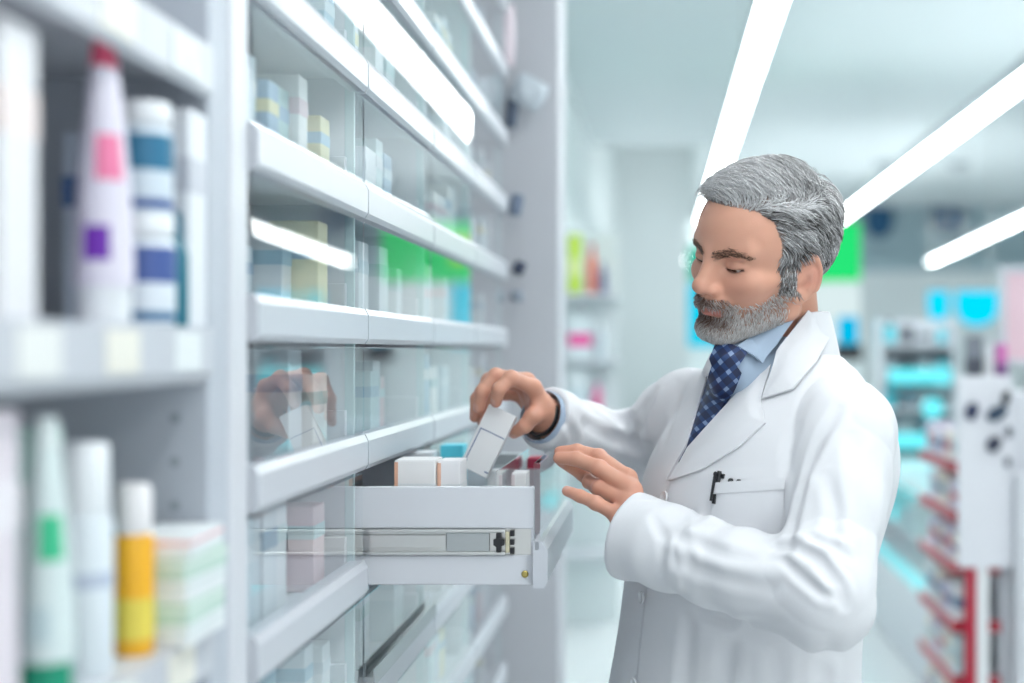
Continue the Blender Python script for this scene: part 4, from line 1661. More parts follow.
def coat_base(p, open_front=True, torso_only=False):
    u, v = torso_local(p)
    z = p[..., 2]
    d = d_torso(p)
    yoke = d_cap(p, SH_L, NB - np.array([0, 0, .018]), 0.046, 0.050)
    yoke = np.minimum(yoke, d_cap(p, SH_R, NB - np.array([0, 0, .018]), 0.050, 0.050))
    d = smin(d, yoke, 0.035)
    # chest swell and drape
    d = d - 0.0035 * wob(p * A3(1, 1, 0.45), 17, 41) * sstep(1.40 - z, 0, 0.1)
    d = d - 0.0022 * np.sin(u * 70 + 2.0 * wob(p, 9, 42) + z * 10) * sstep(1.16 - z, 0.0, 0.12) * sstep(v, -0.02, 0.05)
    # the front edge of his near side laps over the other
    ue = -0.012 + 0.02 * (1.32 - z)
    d = d - 0.0028 * sstep(u - ue, -0.0022, 0.0022) * sstep(v, 0.0, 0.04) * sstep(1.36 - z, 0, 0.02)
    if torso_only:
        return d
    sl, hl = sleeve(p, SH_L, EL_L, CUFF_L, 51, 0.055)
    sr, hr = sleeve(p, SH_R, EL_R, CUFF_R, 61, 0.045)
    # sleeve seam round the armhole
    d = smin(d, smin(sl, sr, 0.004), 0.016)
    seam = np.abs(sl - d_torso(p) - 0.006)
    d = d + 0.0016 * np.exp(-(seam / 0.004) ** 2) * sstep(0.12 - np.abs(z - 1.37), 0, 0.03)
    if open_front:
        wdt = np.interp(z, [V_LOW, 1.40, 1.455, 1.52], [-0.003, 0.032, 0.056, 0.075])
        off = np.interp(z, [V_LOW, 1.5], [-0.010, 0.0])
        wedge = smax(np.abs(u - off) - wdt, 0.03 - v, 0.004)
        wedge = np.maximum(wedge, -(d + 0.016))
        d = smax(d, -wedge, 0.004)
        d = np.maximum(d, -np.minimum(hl, hr))
        d = smax(d, -d_cap(p, NB - np.array([0, 0, .0]), NECK_TOP, 0.060, 0.064), 0.004)
    return d


M['coat'] = mat('white_cotton', (0.76, 0.77, 0.80), 0.75, 0.25, var=0.02, vscale=6, bump=0.10, bscale=900)
M['coat'].node_tree.nodes['Principled BSDF'].inputs['Sheen Weight'].default_value = 0.15
M['shirt'] = mat('blue_cotton', (0.40, 0.50, 0.63), 0.7, 0.2, var=0.04, vscale=30, bump=0.08, bscale=1500)
M['navy'] = mat('navy_wool', (0.02, 0.03, 0.06), 0.8, 0.2, var=0.1, vscale=60)
M['button'] = mat('white_button', (0.74, 0.75, 0.77), 0.25, 0.5)

_plain = lambda p: coat_base(p.astype(np.float32), False)
for pts, a, w in (
        ([(768, 549), (795, 546), (818, 560), (838, 585), (848, 612)], 0.0075, 0.0065),
        ([(780, 557), (800, 576), (822, 594), (840, 600)], 0.0050, 0.0055),
        ([(806, 538), (830, 545), (854, 560)], 0.0050, 0.0060),
        ([(788, 553), (794, 520), (804, 480), (820, 440), (842, 404)], 0.0055, 0.0070),
        ([(852, 430), (862, 480), (858, 535)], 0.0035, 0.0100),
        ([(826, 470), (835, 510), (832, 545)], 0.0035, 0.0080),
        ([(872, 450), (874, 500), (866, 560)], 0.0030, 0.0090),
        ([(668, 556), (700, 572), (740, 582), (782, 588)], 0.0035, 0.0080),
        ([(660, 532), (690, 540), (728, 556), (760, 560)], 0.0035, 0.0075),
        ([(690, 606), (730, 620), (790, 624)], 0.0030, 0.0080),
        ([(652, 512), (664, 540), (660, 578)], 0.0025, 0.0060),
        ([(680, 528), (690, 560), (684, 598)], 0.0022, 0.0060),
        ([(708, 500), (698, 525)], 0.0020, 0.0060),
        ([(730, 636), (722, 690)], 0.0045, 0.0110),
        ([(775, 645), (778, 700)], 0.0045, 0.0110),
        ([(690, 612), (688, 650), (684, 700)], 0.0035, 0.0100),
        ([(830, 630), (822, 700)], 0.0045, 0.0110),
        ([(592, 402), (618, 418), (648, 428)], 0.0050, 0.0090),
        ([(578, 420), (606, 436), (640, 446)], 0.0045, 0.0085),
        ([(560, 412), (574, 436), (572, 452)], 0.0030, 0.0060),
        ([(664, 372), (644, 412), (634, 456)], 0.0050, 0.0090),
        ([(690, 366), (676, 410), (662, 450)], 0.0028, 0.0090),
        ([(800, 420), (790, 450), (788, 480)], 0.0022, 0.0080),
        ([(840, 352), (856, 372), (862, 400)], 0.0020, 0.0080)):
    pts = np.array(pts, float)
    t = np.linspace(0, 1, 3 * (len(pts) - 1) + 1)
    px = np.interp(t, np.linspace(0, 1, len(pts)), pts[:, 0])
    py = np.interp(t, np.linspace(0, 1, len(pts)), pts[:, 1])
    hit = trace(_plain, px, py)
    hit = hit[hit[:, 1] < 2.35]
    if len(hit) > 2:
        FOLDS.append((hit, a, w))

cp, cq = polygonize(coat_sdf, (-0.26, 1.46, 0.84), (0.42, 2.36, 1.56), 0.0034,
                    lambda z: np.where(z > 1.04, z, 1.04 + (z - 1.04) * 2.2))
coat = np_mesh('lab_coat', cp, cq, M['coat'], person)
closed = lambda p: coat_sdf(p, False)
chest = lambda p: coat_base(p.astype(np.float32), False, True)

# ---- shirt: the part in the neckline, a collar, two cuffs


THROAT = PX(736, 366, 1.822)


def shirt_sdf(p):
    p = p.astype(np.float32)
    u, v = torso_local(p)
    d = d_torso(p, 0.008)
    d = smin(d, d_cap(p, SH_L, NB - np.array([0, 0, .018]), 0.046, 0.052), 0.03)
    d = smin(d, d_cap(p, SH_R, NB - np.array([0, 0, .018]), 0.046, 0.052), 0.03)
    d = smin(d, d_cap(p, NB, NB + (NECK_TOP - NB) * 0.25, 0.053, 0.052), 0.02)
    d = smin(d, d_cap(p, NB + np.array([0, 0, .0]), THROAT, 0.050, 0.036), 0.03)
    return smax(d, 1.10 - p[..., 2], 0.01)


sp, sq = polygonize(shirt_sdf, (-0.12, 1.60, 1.08), (0.40, 2.16, 1.56), 0.0045)
shirt = np_mesh('shirt', sp, sq, M['shirt'], person)


def ring_collar(name, n_ang, fn_in, fn_out, th, mats, parent, segs=7):
    """a turned-down collar: rises from fn_in, folds over and falls to fn_out; both map a bearing to a point"""
    prof = []
    for k in range(n_ang + 1):
        t = k / n_ang
        a, top, b = fn_in(t), fn_out(t)[0], fn_out(t)[1]
        row = []
        for j in range(segs + 1):
            s = j / segs
            row.append((1 - s) ** 2 * a + 2 * s * (1 - s) * top + s * s * b)
        prof.append(row)
    V = np.array(prof)                                  # n+1, segs+1, 3
    du = np.gradient(V, axis=0)
    dv = np.gradient(V, axis=1)
    nn = np.cross(du, dv)
    nn /= np.maximum(np.linalg.norm(nn, axis=2, keepdims=True), 1e-9)
    c = V.mean((0, 1))
    if ((V - c) * nn).sum() < 0:
        nn = -nn
    top_, bot = V, V - nn * th
    m, k = V.shape[0], V.shape[1]
    idx = np.arange(m * k).reshape(m, k)
    q = np.stack([idx[:-1, :-1], idx[1:, :-1], idx[1:, 1:], idx[:-1, 1:]], -1).reshape(-1, 4)
    qs = [q, q[:, ::-1] + m * k]
    for line in (idx[0], idx[-1], idx[:, 0], idx[:, -1]):
        qs.append(np.stack([line[:-1], line[1:], line[1:] + m * k, line[:-1] + m * k], -1))
    o = np_mesh(name, np.concatenate([top_.reshape(-1, 3), bot.reshape(-1, 3)]), np.concatenate(qs), mats, parent)
    bm = bmesh.new()
    bm.from_mesh(o.data)
    bmesh.ops.recalc_face_normals(bm, faces=bm.faces[:])
    bm.to_mesh(o.data)
    bm.free()
    o.data.set_sharp_from_angle(angle=math.radians(50))
    return o


def bearing(t, r, z, lean=0.0):
    """round the neck from his near front, by the nape, to his far front"""
    a = rad(40 + 262 * t)                               # measured from the chest direction
    f, l = math.cos(a), math.sin(a)
    ax = NB + (NECK_TOP - NB) * ((z - NB[2]) / (NECK_TOP[2] - NB[2]))
    return np.array([ax[0] + r * (TF[0, 0] * f + TF[0, 1] * l), ax[1] + r * (TF[1, 0] * f + TF[1, 1] * l), z])


def wave(t):
    return math.sin(math.pi * t)


ring_collar('collar', 48, lambda t: bearing(t, 0.052, 1.478 + 0.014 * wave(t)),
            lambda t: (bearing(t, 0.054, 1.528 + 0.080 * float(sstep(wave(t), 0, 0.62))), bearing(t, 0.0565, 1.484 + 0.016 * wave(t))),
            0.0022, M['shirt'], shirt)
ring_collar('collar', 56, lambda t: bearing(t, 0.058, 1.470 + 0.010 * wave(t)),
            lambda t: (bearing(t, 0.060, 1.500 + 0.128 * float(sstep(wave(t), 0, 0.62))), bearing(t, 0.073 + 0.005 * wave(t), 1.462 + 0.010 * wave(t))),
            0.0032, M['coat'], coat)

# near and far wings of the shirt collar lie on the shirt and its collar stand
shirt_neck = lambda p: smin(shirt_sdf(p), d_cap(p.astype(np.float32), NB - np.array([0, 0, .03]), NB + (NECK_TOP - NB) * 0.75, 0.060, 0.052), 0.03)
shirt_off = lambda p: np.minimum(shirt_sdf(p), coat_sdf(p) + 0.012)
draped('collar_wing', shirt_neck, [(737, 350), (760, 364), (776, 347), (794, 318), (782, 318), (762, 333)], 0.010, 0.003, M['shirt'], shirt, puff=0.003)
draped('collar_wing', shirt_neck, [(721, 350), (733, 351), (722, 341), (712, 337)], 0.008, 0.003, M['shirt'], shirt)

# ---- tie with its woven plaid
tm = bpy.data.materials.new('plaid_silk')
tm.use_nodes = True
nt = tm.node_tree
b = nt.nodes['Principled BSDF']
b.inputs['Roughness'].default_value = 0.45
uvn = nt.nodes.new('ShaderNodeUVMap')
sep = nt.nodes.new('ShaderNodeSeparateXYZ')
nt.links.new(uvn.outputs[0], sep.inputs[0])


def stripe(axis, freq, width):
    m1 = nt.nodes.new('ShaderNodeMath'); m1.operation = 'MULTIPLY'; m1.inputs[1].default_value = freq
    m2 = nt.nodes.new('ShaderNodeMath'); m2.operation = 'FRACT'
    m3 = nt.nodes.new('ShaderNodeMath'); m3.operation = 'LESS_THAN'; m3.inputs[1].default_value = width
    nt.links.new(sep.outputs[axis], m1.inputs[0])
    nt.links.new(m1.outputs[0], m2.inputs[0])
    nt.links.new(m2.outputs[0], m3.inputs[0])
    return m3


sa, sb = stripe(0, 1.0, 0.36), stripe(1, 1.0, 0.36)
ad = nt.nodes.new('ShaderNodeMath'); ad.operation = 'ADD'
nt.links.new(sa.outputs[0], ad.inputs[0]); nt.links.new(sb.outputs[0], ad.inputs[1])
dv_ = nt.nodes.new('ShaderNodeMath'); dv_.operation = 'MULTIPLY'; dv_.inputs[1].default_value = 0.5
nt.links.new(ad.outputs[0], dv_.inputs[0])
cr = nt.nodes.new('ShaderNodeValToRGB')
cr.color_ramp.interpolation = 'CONSTANT'
cr.color_ramp.elements[0].color = (*srgb(22, 34, 70), 1)
cr.color_ramp.elements[1].position = 0.75
cr.color_ramp.elements[1].color = (*srgb(128, 150, 186), 1)
e_ = cr.color_ramp.elements.new(0.25)
e_.color = (*srgb(34, 60, 108), 1)
nt.links.new(dv_.outputs[0], cr.inputs[0])
nt.links.new(cr.outputs[0], b.inputs['Base Color'])


def tie_uv(xy):
    d1 = np.array([0.62, 0.78]); d2 = np.array([0.80, -0.60])
    return np.stack([(xy @ d1) / 10.0, (xy @ d2) / 10.0], 1)


tie = draped('tie', shirt_neck, [(716, 362), (733, 361), (741, 372), (734, 392), (722, 415), (706, 440), (690, 462), (680, 470),
                                (688, 440), (697, 410), (706, 386)], 0.006, 0.004, tm, person, step=2.5, puff=0.004, uvf=tie_uv)
draped('knot', shirt_neck, [(719, 348), (732, 348), (746, 354), (739, 365), (731, 372), (718, 371), (714, 360)], 0.008, 0.007, tm, tie, step=2.0, puff=0.006, uvf=tie_uv)

# ---- lapels, pocket and buttons of the coat
collar_base = lambda p: smin(chest(p), d_cap(p.astype(np.float32), NB - np.array([0, 0, .03]), NB + (NECK_TOP - NB) * 0.62, 0.070, 0.060), 0.03)
_cb = collar_base
collar_base = lambda p: smin(_cb(p), d_cap(p.astype(np.float32), NB, THROAT, 0.054, 0.040), 0.03)
near_lapel = [(670, 481), (680, 466), (689, 449), (707, 429), (727, 407), (747, 385), (763, 366), (776, 352), (762, 401), (766, 424), (741, 447), (702, 471)]
draped('lapel', closed, near_lapel, 0.004, 0.003, M['coat'], coat, step=3.0, puff=0.005)
draped('collar_leaf', collar_base, [(776, 352), (788, 336), (799, 320), (806, 311), (814, 318), (826, 340), (816, 365), (794, 391), (764, 400), (770, 376)],
       0.006, 0.003, M['coat'], coat, step=3.0, puff=0.005)
draped('lapel', collar_base, [(668, 480), (676, 456), (684, 426), (694, 397), (703, 374), (712, 354), (719, 350), (712, 368), (702, 398), (692, 430), (686, 448)],
       0.003, 0.003, M['coat'], coat, step=2.5, puff=0.003)
pocket = draped('pocket', chest, [(715, 484), (785, 479), (783, 512), (777, 553), (744, 551), (711, 545)], 0.0025, 0.002, M['coat'], coat, step=3.5, puff=0.003)
draped('pocket_hem', chest, [(714.5, 483.5), (785.5, 478.5), (785, 489), (714, 494.5)], 0.0062, 0.002, M['coat'], pocket, step=3.0)
for bx, by in ((668, 498), (646, 597), (638, 683)):
    c = trace(closed, [bx], [by])
    nn = normal(closed, c, 0.006)[0]
    c = c[0]
    rot = Vector((0, 0, 1)).rotation_difference(Vector(nn.astype(float))).to_matrix().to_4x4()
    mb = MB()
    mb.lathe([(0.0, 0.0), (0.0078, 0.0), (0.0084, 0.0014), (0.0080, 0.0026), (0.0068, 0.0028), (0.0056, 0.0018), (0.0, 0.0016)], n=28)
    for hx, hy in ((.0016, .0016), (-.0016, .0016), (.0016, -.0016), (-.0016, -.0016)):
        mb.lathe([(0.0, 0.0012), (0.00075, 0.0012), (0.00075, 0.00185), (0.0, 0.00185)], c=(hx, hy, 0), n=10, m=1)
    o = mb.build('button', [M['button'], M['grey']], coat, True)
    o.matrix_local = Matrix.Translation(Vector(c.astype(float)) + Vector(nn.astype(float)) * 0.0055) @ rot

# ---- shirt cuffs showing past the sleeves
for W_, E_, r in ((WR, EL_R, 0.0385), (WL, EL_L, 0.040)):
    ax = (W_ - E_) / np.linalg.norm(W_ - E_)
    rot = Vector((0, 0, 1)).rotation_difference(Vector(ax)).to_matrix().to_4x4()
    mb = MB()
    n = 36
    prof = [(r, -0.06), (r, 0.004), (r - 0.001, 0.006), (r - 0.003, 0.004), (r - 0.003, -0.06)]
    vs, fs = [], []
    for rr, z in prof:
        for i in range(n):
            a = 2 * math.pi * i / n
            vs.append((rr * math.cos(a) * 1.0, rr * math.sin(a) * 1.0, z))
    for j in range(len(prof)):
        for i in range(n):
            j2, i2 = (j + 1) % len(prof), (i + 1) % n
            fs.append((j * n + i, j * n + i2, j2 * n + i2, j2 * n + i))
    mb.add(vs, fs)
    o = mb.build('cuff', M['shirt'], shirt, True)
    o.matrix_local = Matrix.Translation(Vector(W_ - ax * (-0.015 if W_ is WR else 0.02))) @ rot
    if W_ is WR:
        mb = MB()
        prof = [(0.0285, -0.004), (0.0295, -0.003), (0.0295, 0.003), (0.0285, 0.004), (0.0240, 0.0)]
        vs, fs = [], []
        for rr, z in prof:
            for i in range(n):
                a = 2 * math.pi * i / n
                vs.append((rr * math.cos(a), rr * math.sin(a), z))
        for j in range(len(prof)):
            for i in range(n):
                j2, i2 = (j + 1) % len(prof), (i + 1) % n
                fs.append((j * n + i, j * n + i2, j2 * n + i2, j2 * n + i))
        mb.add(vs, fs)
        wt = mb.build('cuff_shade_ring', M['black'], person, True)  # black ring standing in for the shade inside the sleeve cuff
        wt.matrix_local = Matrix.Translation(Vector(W_ + ax * 0.0175)) @ rot

# ---- trousers and shoes (below the frame, they carry him)
trouser = lambda p: smax(smin(d_legs(p.astype(np.float32), 1.22, 0.2), d_torso(p.astype(np.float32), 0.022, 0.80, 0.98), 0.03), 0.075 - p[..., 2], 0.008)
tp, tq = polygonize(trouser, (-0.25, 1.5, 0.05), (0.45, 2.3, 1.02), 0.012)
np_mesh('trousers', tp, tq, M['navy'], person)
for sgn in (1, -1):
    a = np.array([0.094, 1.905, 0.045]) + TF[:, 1] * sgn * 0.125 - TF[:, 0] * 0.045
    t = np.array([0.094, 1.905, 0.036]) + TF[:, 1] * sgn * 0.150 + TF[:, 0] * 0.17
    m_ = a * .45 + t * .55 + np.array([0, 0, .012])

    def shoe(p, a=a, t=t, m_=m_):
        p = p.astype(np.float32)
        d = smin(smin(d_cap(p, a, m_, 0.042, 0.046), d_cap(p, m_, t, 0.046, 0.036), 0.02), d_cap(p, a, a + np.array([0, 0, .07]), 0.042, 0.046), 0.03)
        return smax(smax(d, 0.002 - p[..., 2], 0.006), p[..., 2] - 0.10, 0.008)
    q0 = np.minimum(a, t) - 0.09
    q1 = np.maximum(a, t) + 0.09
    pp, qq = polygonize(shoe, (q0[0], q0[1], -0.02), (q1[0], q1[1], 0.16), 0.006)
    np_mesh('shoe', pp, qq, M['black'], person)

# ---- pens clipped in the breast pocket
for k, (x0, y0, x1, y1, lb, nm) in enumerate((
        (720, 474, 715, 502, 'black ballpoint pen clipped over the front edge of the coat pocket', 'pen'),
        (731, 480, 728, 510, 'short black pen cap just showing above the middle of the coat pocket', 'pen'),
        (739, 481, 737, 511, 'short black pen cap showing beside the middle one in the coat pocket', 'pen'))):
    a, b_ = trace(chest, [x0, x1], [y0, y1])
    nn = normal(chest, np.stack([a, b_]), 0.006)
    lift = 0.0095 if k == 0 else 0.0005
    pa, pb = Vector((a + nn[0] * lift).astype(float)), Vector((b_ + nn[1] * lift).astype(float))
    ax = (pa - pb).normalized()
    pen = thing(nm, lb, 'pen', pb)
    mb = MB()
    r = 0.0030 if k == 0 else 0.0038
    inner = -Vector(nn[0].astype(float)) * (0.0085 if k == 0 else 0)
    if k == 0:
        mb.tube([inner * 0.9, inner * 0.9 + ax * (pa - pb).length, inner * 0.9 + ax * ((pa - pb).length + 0.003)], [0.0030, 0.0034, 0.0026], 12)
        mb.build('barrel', M['black'], pen, True)
        mc = MB()
        L_ = (pa - pb).length
        mc.tube([ax * 0.001, ax * L_ * 0.5, ax * L_ * 0.96], [0.0016, 0.0019, 0.0021], 10)
        side = ax.cross(Vector(nn[0].astype(float))).normalized()
        mc.tube([ax * L_ * 0.93 - side * 0.001, ax * L_ * 0.93 + inner, ax * L_ * 0.93 + inner + side * 0.008], [0.0026, 0.0030, 0.0030], 8)
        mc.build('clip', M['black'], pen, True)
    else:
        L_ = (pa - pb).length
        mb.tube([Vector((0, 0, 0)), ax * L_ * 0.9, ax * L_, ax * (L_ + 0.002)], [r * .9, r, r * .9, r * .5], 14)
        mb.build('cap', M['black'], pen, True)


# ================================================================== the rest of the shop, far behind him
def emit_cached(col, s):
    k = ('e', col, s)
    if k not in _cm:
        _cm[k] = emit_mat('lit_panel_%02d' % len(_cm), col, s)
    return _cm[k]


def span(px0, px1, py0, py1, y):
    """x0, x1, z0, z1 of a rectangle seen between these columns and rows at distance y"""
    a, b = P(px0, py1, y), P(px1, py0, y)
    return a.x, b.x, a.z, b.z


# -------- back-lit wall panel behind his head
x0, x1, z0, z1 = span(688, 861, 222, 346, 12.0)
sg = thing('lit_wall_panel', 'big back-lit green and cyan wall panel behind the man\'s head', 'lit panel', ((x0 + x1) / 2, 12.0, 0))
w = (x1 - x0) / 2
m = MB()
m.box(-w, w, 0.06, 0.16, 0.0, z1, 0.004)
m.build('stand', M['wall'], sg)
for nm, a0, a1, b0, b1, c, s in (('green_panel', -0.80, 1, 0.53, 1, srgb(40, 226, 120), 1.0), ('cyan_panel', -1, 0.2, 0.0, 0.50, srgb(20, 206, 236), 1.0),
                                 ('teal_panel', -1, -0.81, 0.53, 0.80, srgb(20, 200, 170), 0.8), ('white_panel', 0.22, 1, 0.0, 0.50, srgb(226, 244, 246), 0.9),
                                 ('lime_panel', -0.30, 0.20, 0.66, 0.90, srgb(190, 244, 60), 1.0)):
    m = MB()
    d_ = 0.01 if nm == 'lime_panel' else 0.03
    m.box(w * a0, w * a1, d_, 0.06, z0 + (z1 - z0) * b0, z0 + (z1 - z0) * b1, 0.003)
    m.build(nm, emit_cached(c, s), sg)


def half_round(name, label, px0, px1, py0, py1, y, material, cat='sign', group=None):
    x0, x1, z0, z1 = span(px0, px1, py0, py1, y)
    o = thing(name, label, cat, ((x0 + x1) / 2, y, z0), 0, group)
    w, h = (x1 - x0) / 2, z1 - z0
    poly = [(-w, h), (-w, h * 0.55)] + [(-w * math.cos(t * math.pi / 12), h * 0.55 - h * 0.55 * math.sin(t * math.pi / 12)) for t in range(1, 12)] + [(w, h * 0.55), (w, h)]
    m = MB()
    m.prism(poly, 'y', 0, 0.06)
    m.build('face', material, o)
    m = MB()
    m.box(-w, w, -0.005, 0.065, h, h + 0.03)
    m.build('rim', M['lampgrey'], o)
    m = MB()
    for sx in (-0.7, 0.7):
        m = MB()
        m.tube([(w * sx, 0.03, h + 0.03), (w * sx, 0.03, 3.70 - z0 - 0.003)], 0.006, 6)
        m.build('hanger', M['metal'], o)
    return o


cy = emit_cached(srgb(0, 214, 250), 1.1)
half_round('hanging_sign', 'smaller bright cyan half-round hanging sign', 929, 949, 291, 324, 13.5, cy)
half_round('hanging_sign', 'larger bright cyan half-round hanging sign near the pink poster', 957, 998, 291, 326, 13.5, cy)
db = paint(srgb(10, 78, 118), 0.5)
for lb, a, b_, c, d_ in (('dark blue half-round sign on the bulkhead close to the man\'s hair', 866, 893, 207, 238),
                         ('dark blue half-round sign on the bulkhead above the cyan signs', 931, 966, 207, 234)):
    half_round('bulkhead_sign', lb, a, b_, c, d_, 21.8, db)

# -------- pink poster in a white frame on a post
x0, x1, z0, z1 = span(1000, 1046, 266, 366, 5.0)
po = thing('poster', 'pale pink poster in a white frame on top of the pegboard stand', 'poster', ((x0 + x1) / 2, 5.0, z0))
w, h = (x1 - x0) / 2, z1 - z0
m = MB()
fr = 0.024
m.box(-w, -w + fr, 0, 0.03, 0, h, 0.002)
m.box(w - fr, w, 0, 0.03, 0, h, 0.002)
m.box(-w + fr, w - fr, 0, 0.03, 0, fr, 0.002)
m.box(-w + fr, w - fr, 0, 0.03, h - fr, h, 0.002)
m.build('frame', M['rail'], po)
m = MB()
m.box(-w + fr, w - fr, 0.008, 0.02, fr, h - fr)
m.build('print', paint(srgb(226, 196, 206), 0.5), po)


def product(kind, x, y, z, w, d, h, col, col2, label, group):
    """a blurred bottle, carton or pouch of the far shelves"""
    if kind == 'carton':
        o = thing('product_carton', label, 'carton', (x, y, z), 0, group)
        m = MB()
        m.box(-w / 2, w / 2, -d / 2, d / 2, 0, h, 0.003)
        m.build('box', paint(col), o)
        m = MB()
        m.box(-w / 2 - 0.001, w / 2 + 0.001, -d / 2 - 0.001, d / 2 + 0.001, h * 0.3, h * 0.6)
        m.build('printed_band', paint(col2), o)
    else:
        o = thing('product_bottle', label, 'bottle', (x, y, z), 0, group)
        m = MB()
        r = w / 2
        m.lathe([(0, 0), (r * 0.95, 0), (r, 0.006), (r, h * 0.68), (r * 0.45, h * 0.78), (0, h * 0.78)], n=16)
        m.build('body', paint(col), o, True)
        m = MB()
        m.lathe([(0, h * 0.781), (r * 0.5, h * 0.781), (r * 0.5, h), (0, h)], n=16)
        m.build('cap', paint(col2), o, True)
    return o


# -------- rack behind the column, with bright packs
YR = 7.5
rk = thing('display_rack', 'narrow white display rack behind the column with colourful packs on it', 'rack', (-0.42, YR, 0))
m = MB()
m.box(-0.17, 0.17, 0.30, 0.33, 0, 2.15)
m.build('back_panel', M['wall'], rk)
shelf_z = [0.42, 0.86, 1.16, 1.45, 1.80]
for z in shelf_z:
    m = MB()
    m.box(-0.17, 0.17, 0.0, 0.30, z - 0.02, z, 0.003)
    m.build('shelf', M['white'], rk)
for (px, wpx, py_top, zi, kind, c, c2, lb) in (
        (575, 13, 234, 4, 'carton', srgb(196, 226, 60), srgb(226, 240, 160), 'lime green pack on the top shelf of the narrow rack'),
        (592, 9, 243, 4, 'bottle', srgb(226, 96, 60), srgb(200, 40, 50), 'orange bottle with a red cap on the narrow rack'),
        (603, 9, 262, 4, 'bottle', srgb(90, 96, 140), srgb(110, 120, 160), 'slate blue bottle on the top shelf of the narrow rack'),
        (580, 22, 316, 3, 'carton', srgb(226, 236, 240), srgb(236, 80, 160), 'white pack with a hot pink band on the narrow rack'),
        (600, 12, 322, 3, 'bottle', srgb(206, 220, 226), srgb(226, 234, 238), 'pale bottle beside the pink banded pack on the narrow rack'),
        (578, 18, 372, 2, 'carton', srgb(230, 238, 242), srgb(206, 220, 228), 'white pack on the middle shelf of the narrow rack'),
        (597, 10, 384, 2, 'bottle', srgb(238, 120, 170), srgb(236, 150, 190), 'pink bottle above the man\'s far hand on the narrow rack'),
        (576, 20, 432, 1, 'carton', srgb(220, 230, 236), srgb(240, 190, 200), 'white and rose pack low on the narrow rack'),
        (596, 14, 440, 1, 'carton', srgb(236, 240, 242), srgb(196, 214, 226), 'white and blue pack low on the narrow rack')):
    ww = wpx * YR / F
    zt = H - (py_top - VY) * YR / F
    product(kind, X_at(px, YR + .08), YR + 0.08, shelf_z[zi] + 0.0005, ww, min(ww, .1), max(0.08, zt - shelf_z[zi]), c, c2, lb, None)

# -------- gondola with a pegboard end and red shelf edges
YG = 4.6
gx0, gx1 = X_at(961, YG), X_at(1046, YG)
gd = thing('gondola_shelf', 'white gondola with a pegboard end and red-edged shelves', 'shelf', ((gx0 + gx1) / 2, YG, 0))
cx = (gx0 + gx1) / 2
m = MB()
bx0, bx1 = X_at(959, YG) - cx, X_at(1013, YG) - cx
bz0, bz1 = H - (568 - VY) * YG / F, H - (376 - VY) * YG / F
m.box(bx0, bx1, 0.0, 0.03, bz0, bz1, 0.003)
m.build('pegboard', paint(srgb(226, 228, 234), 0.5), gd)
m = MB()
m.box(gx0 - cx + 0.14, gx1 - cx, 0.06, 0.68, 0, 1.36)
m.build('back_panel', M['white'], gd)
m = MB()
m.box(bx1 + 0.002, gx1 - cx, -0.05, 0.05, 0, 1.10, 0.004)
m.build('end_panel', M['white'], gd)
for nm, a, b_, c in (('red_post', 967, 976, srgb(176, 18, 52)), ('white_post', 977, 989, srgb(236, 238, 240))):
    m = MB()
    m.box(X_at(a, YG) - cx, X_at(b_, YG) - cx, 0.0, 0.05, 0.0, bz0 - 0.002, 0.003)
    m.build(nm, paint(c), gd)
sz = [0.25, 0.43, 0.61, 0.80, 0.97, 1.13]
red = paint(srgb(170, 14, 44), 0.4)
for z in sz:
    m = MB()
    m.box(gx0 - cx - 0.01, gx0 - cx + 0.14, 0.06, 0.68, z - 0.018, z, 0.002)
    s_ = m.build('shelf', M['white'], gd)
    m = MB()
    m.box(gx0 - cx - 0.016, gx0 - cx - 0.0101, 0.06, 0.68, z - 0.034, z + 0.004)
    m.box(gx0 - cx - 0.016, gx0 - cx + 0.14, 0.052, 0.0599, z - 0.034, z + 0.004)
    m.build('shelf_edge', red, s_)
RG = random.Random(3)
SH_ORD = ['lowest', 'second', 'third', 'fourth', 'fifth', 'top']
for i, z in enumerate(sz):
    yy = YG + 0.11
    j = 0
    while yy < YG + 0.62:
        dd = RG.uniform(0.07, 0.12)
        h = RG.uniform(0.08, 0.125)
        c = RG.choice([srgb(236, 236, 238), srgb(226, 230, 236), srgb(214, 206, 226), srgb(206, 226, 230), srgb(236, 226, 214)])
        c2 = RG.choice([srgb(96, 60, 110), srgb(180, 40, 70), srgb(70, 110, 150), srgb(190, 210, 214)])
        product('carton', gx0 + 0.05, yy + dd / 2, z + 0.0005, 0.08, dd, h, c, c2,
                'pale pack, %s from the end panel on the %s red-edged shelf' % (ORD[j], SH_ORD[i]), 'packs on the red-edged shelves')
        yy += dd + RG.uniform(0.01, 0.04)
        j += 1
        if j == 8:
            break


def on_board(label, px, py, wpx, hpx, col, rot):
    y = YG - 0.012
    o = thing('hair_clip', label, 'hair clip', P(px, py, y), 0, 'dark clips hanging on the pegboard')
    w, h = wpx * y / F, hpx * y / F
    m = MB()
    m.lathe([(0.0, -h / 2), (w * 0.28, -h * 0.46), (w * 0.5, -h * 0.1), (w * 0.42, h * 0.3), (w * 0.15, h / 2), (0, h / 2)], n=14, sy=0.3,
            xf=Matrix.Rotation(rot, 4, 'Y'))
    m.build('body', paint(col), o, True)
    m = MB()
    m.tube([(0, 0.011, h * 0.42), (0, -0.012, h * 0.42), (0, -0.016, h * 0.50)], 0.002, 6)
    m.build('hook', M['metal'], o)


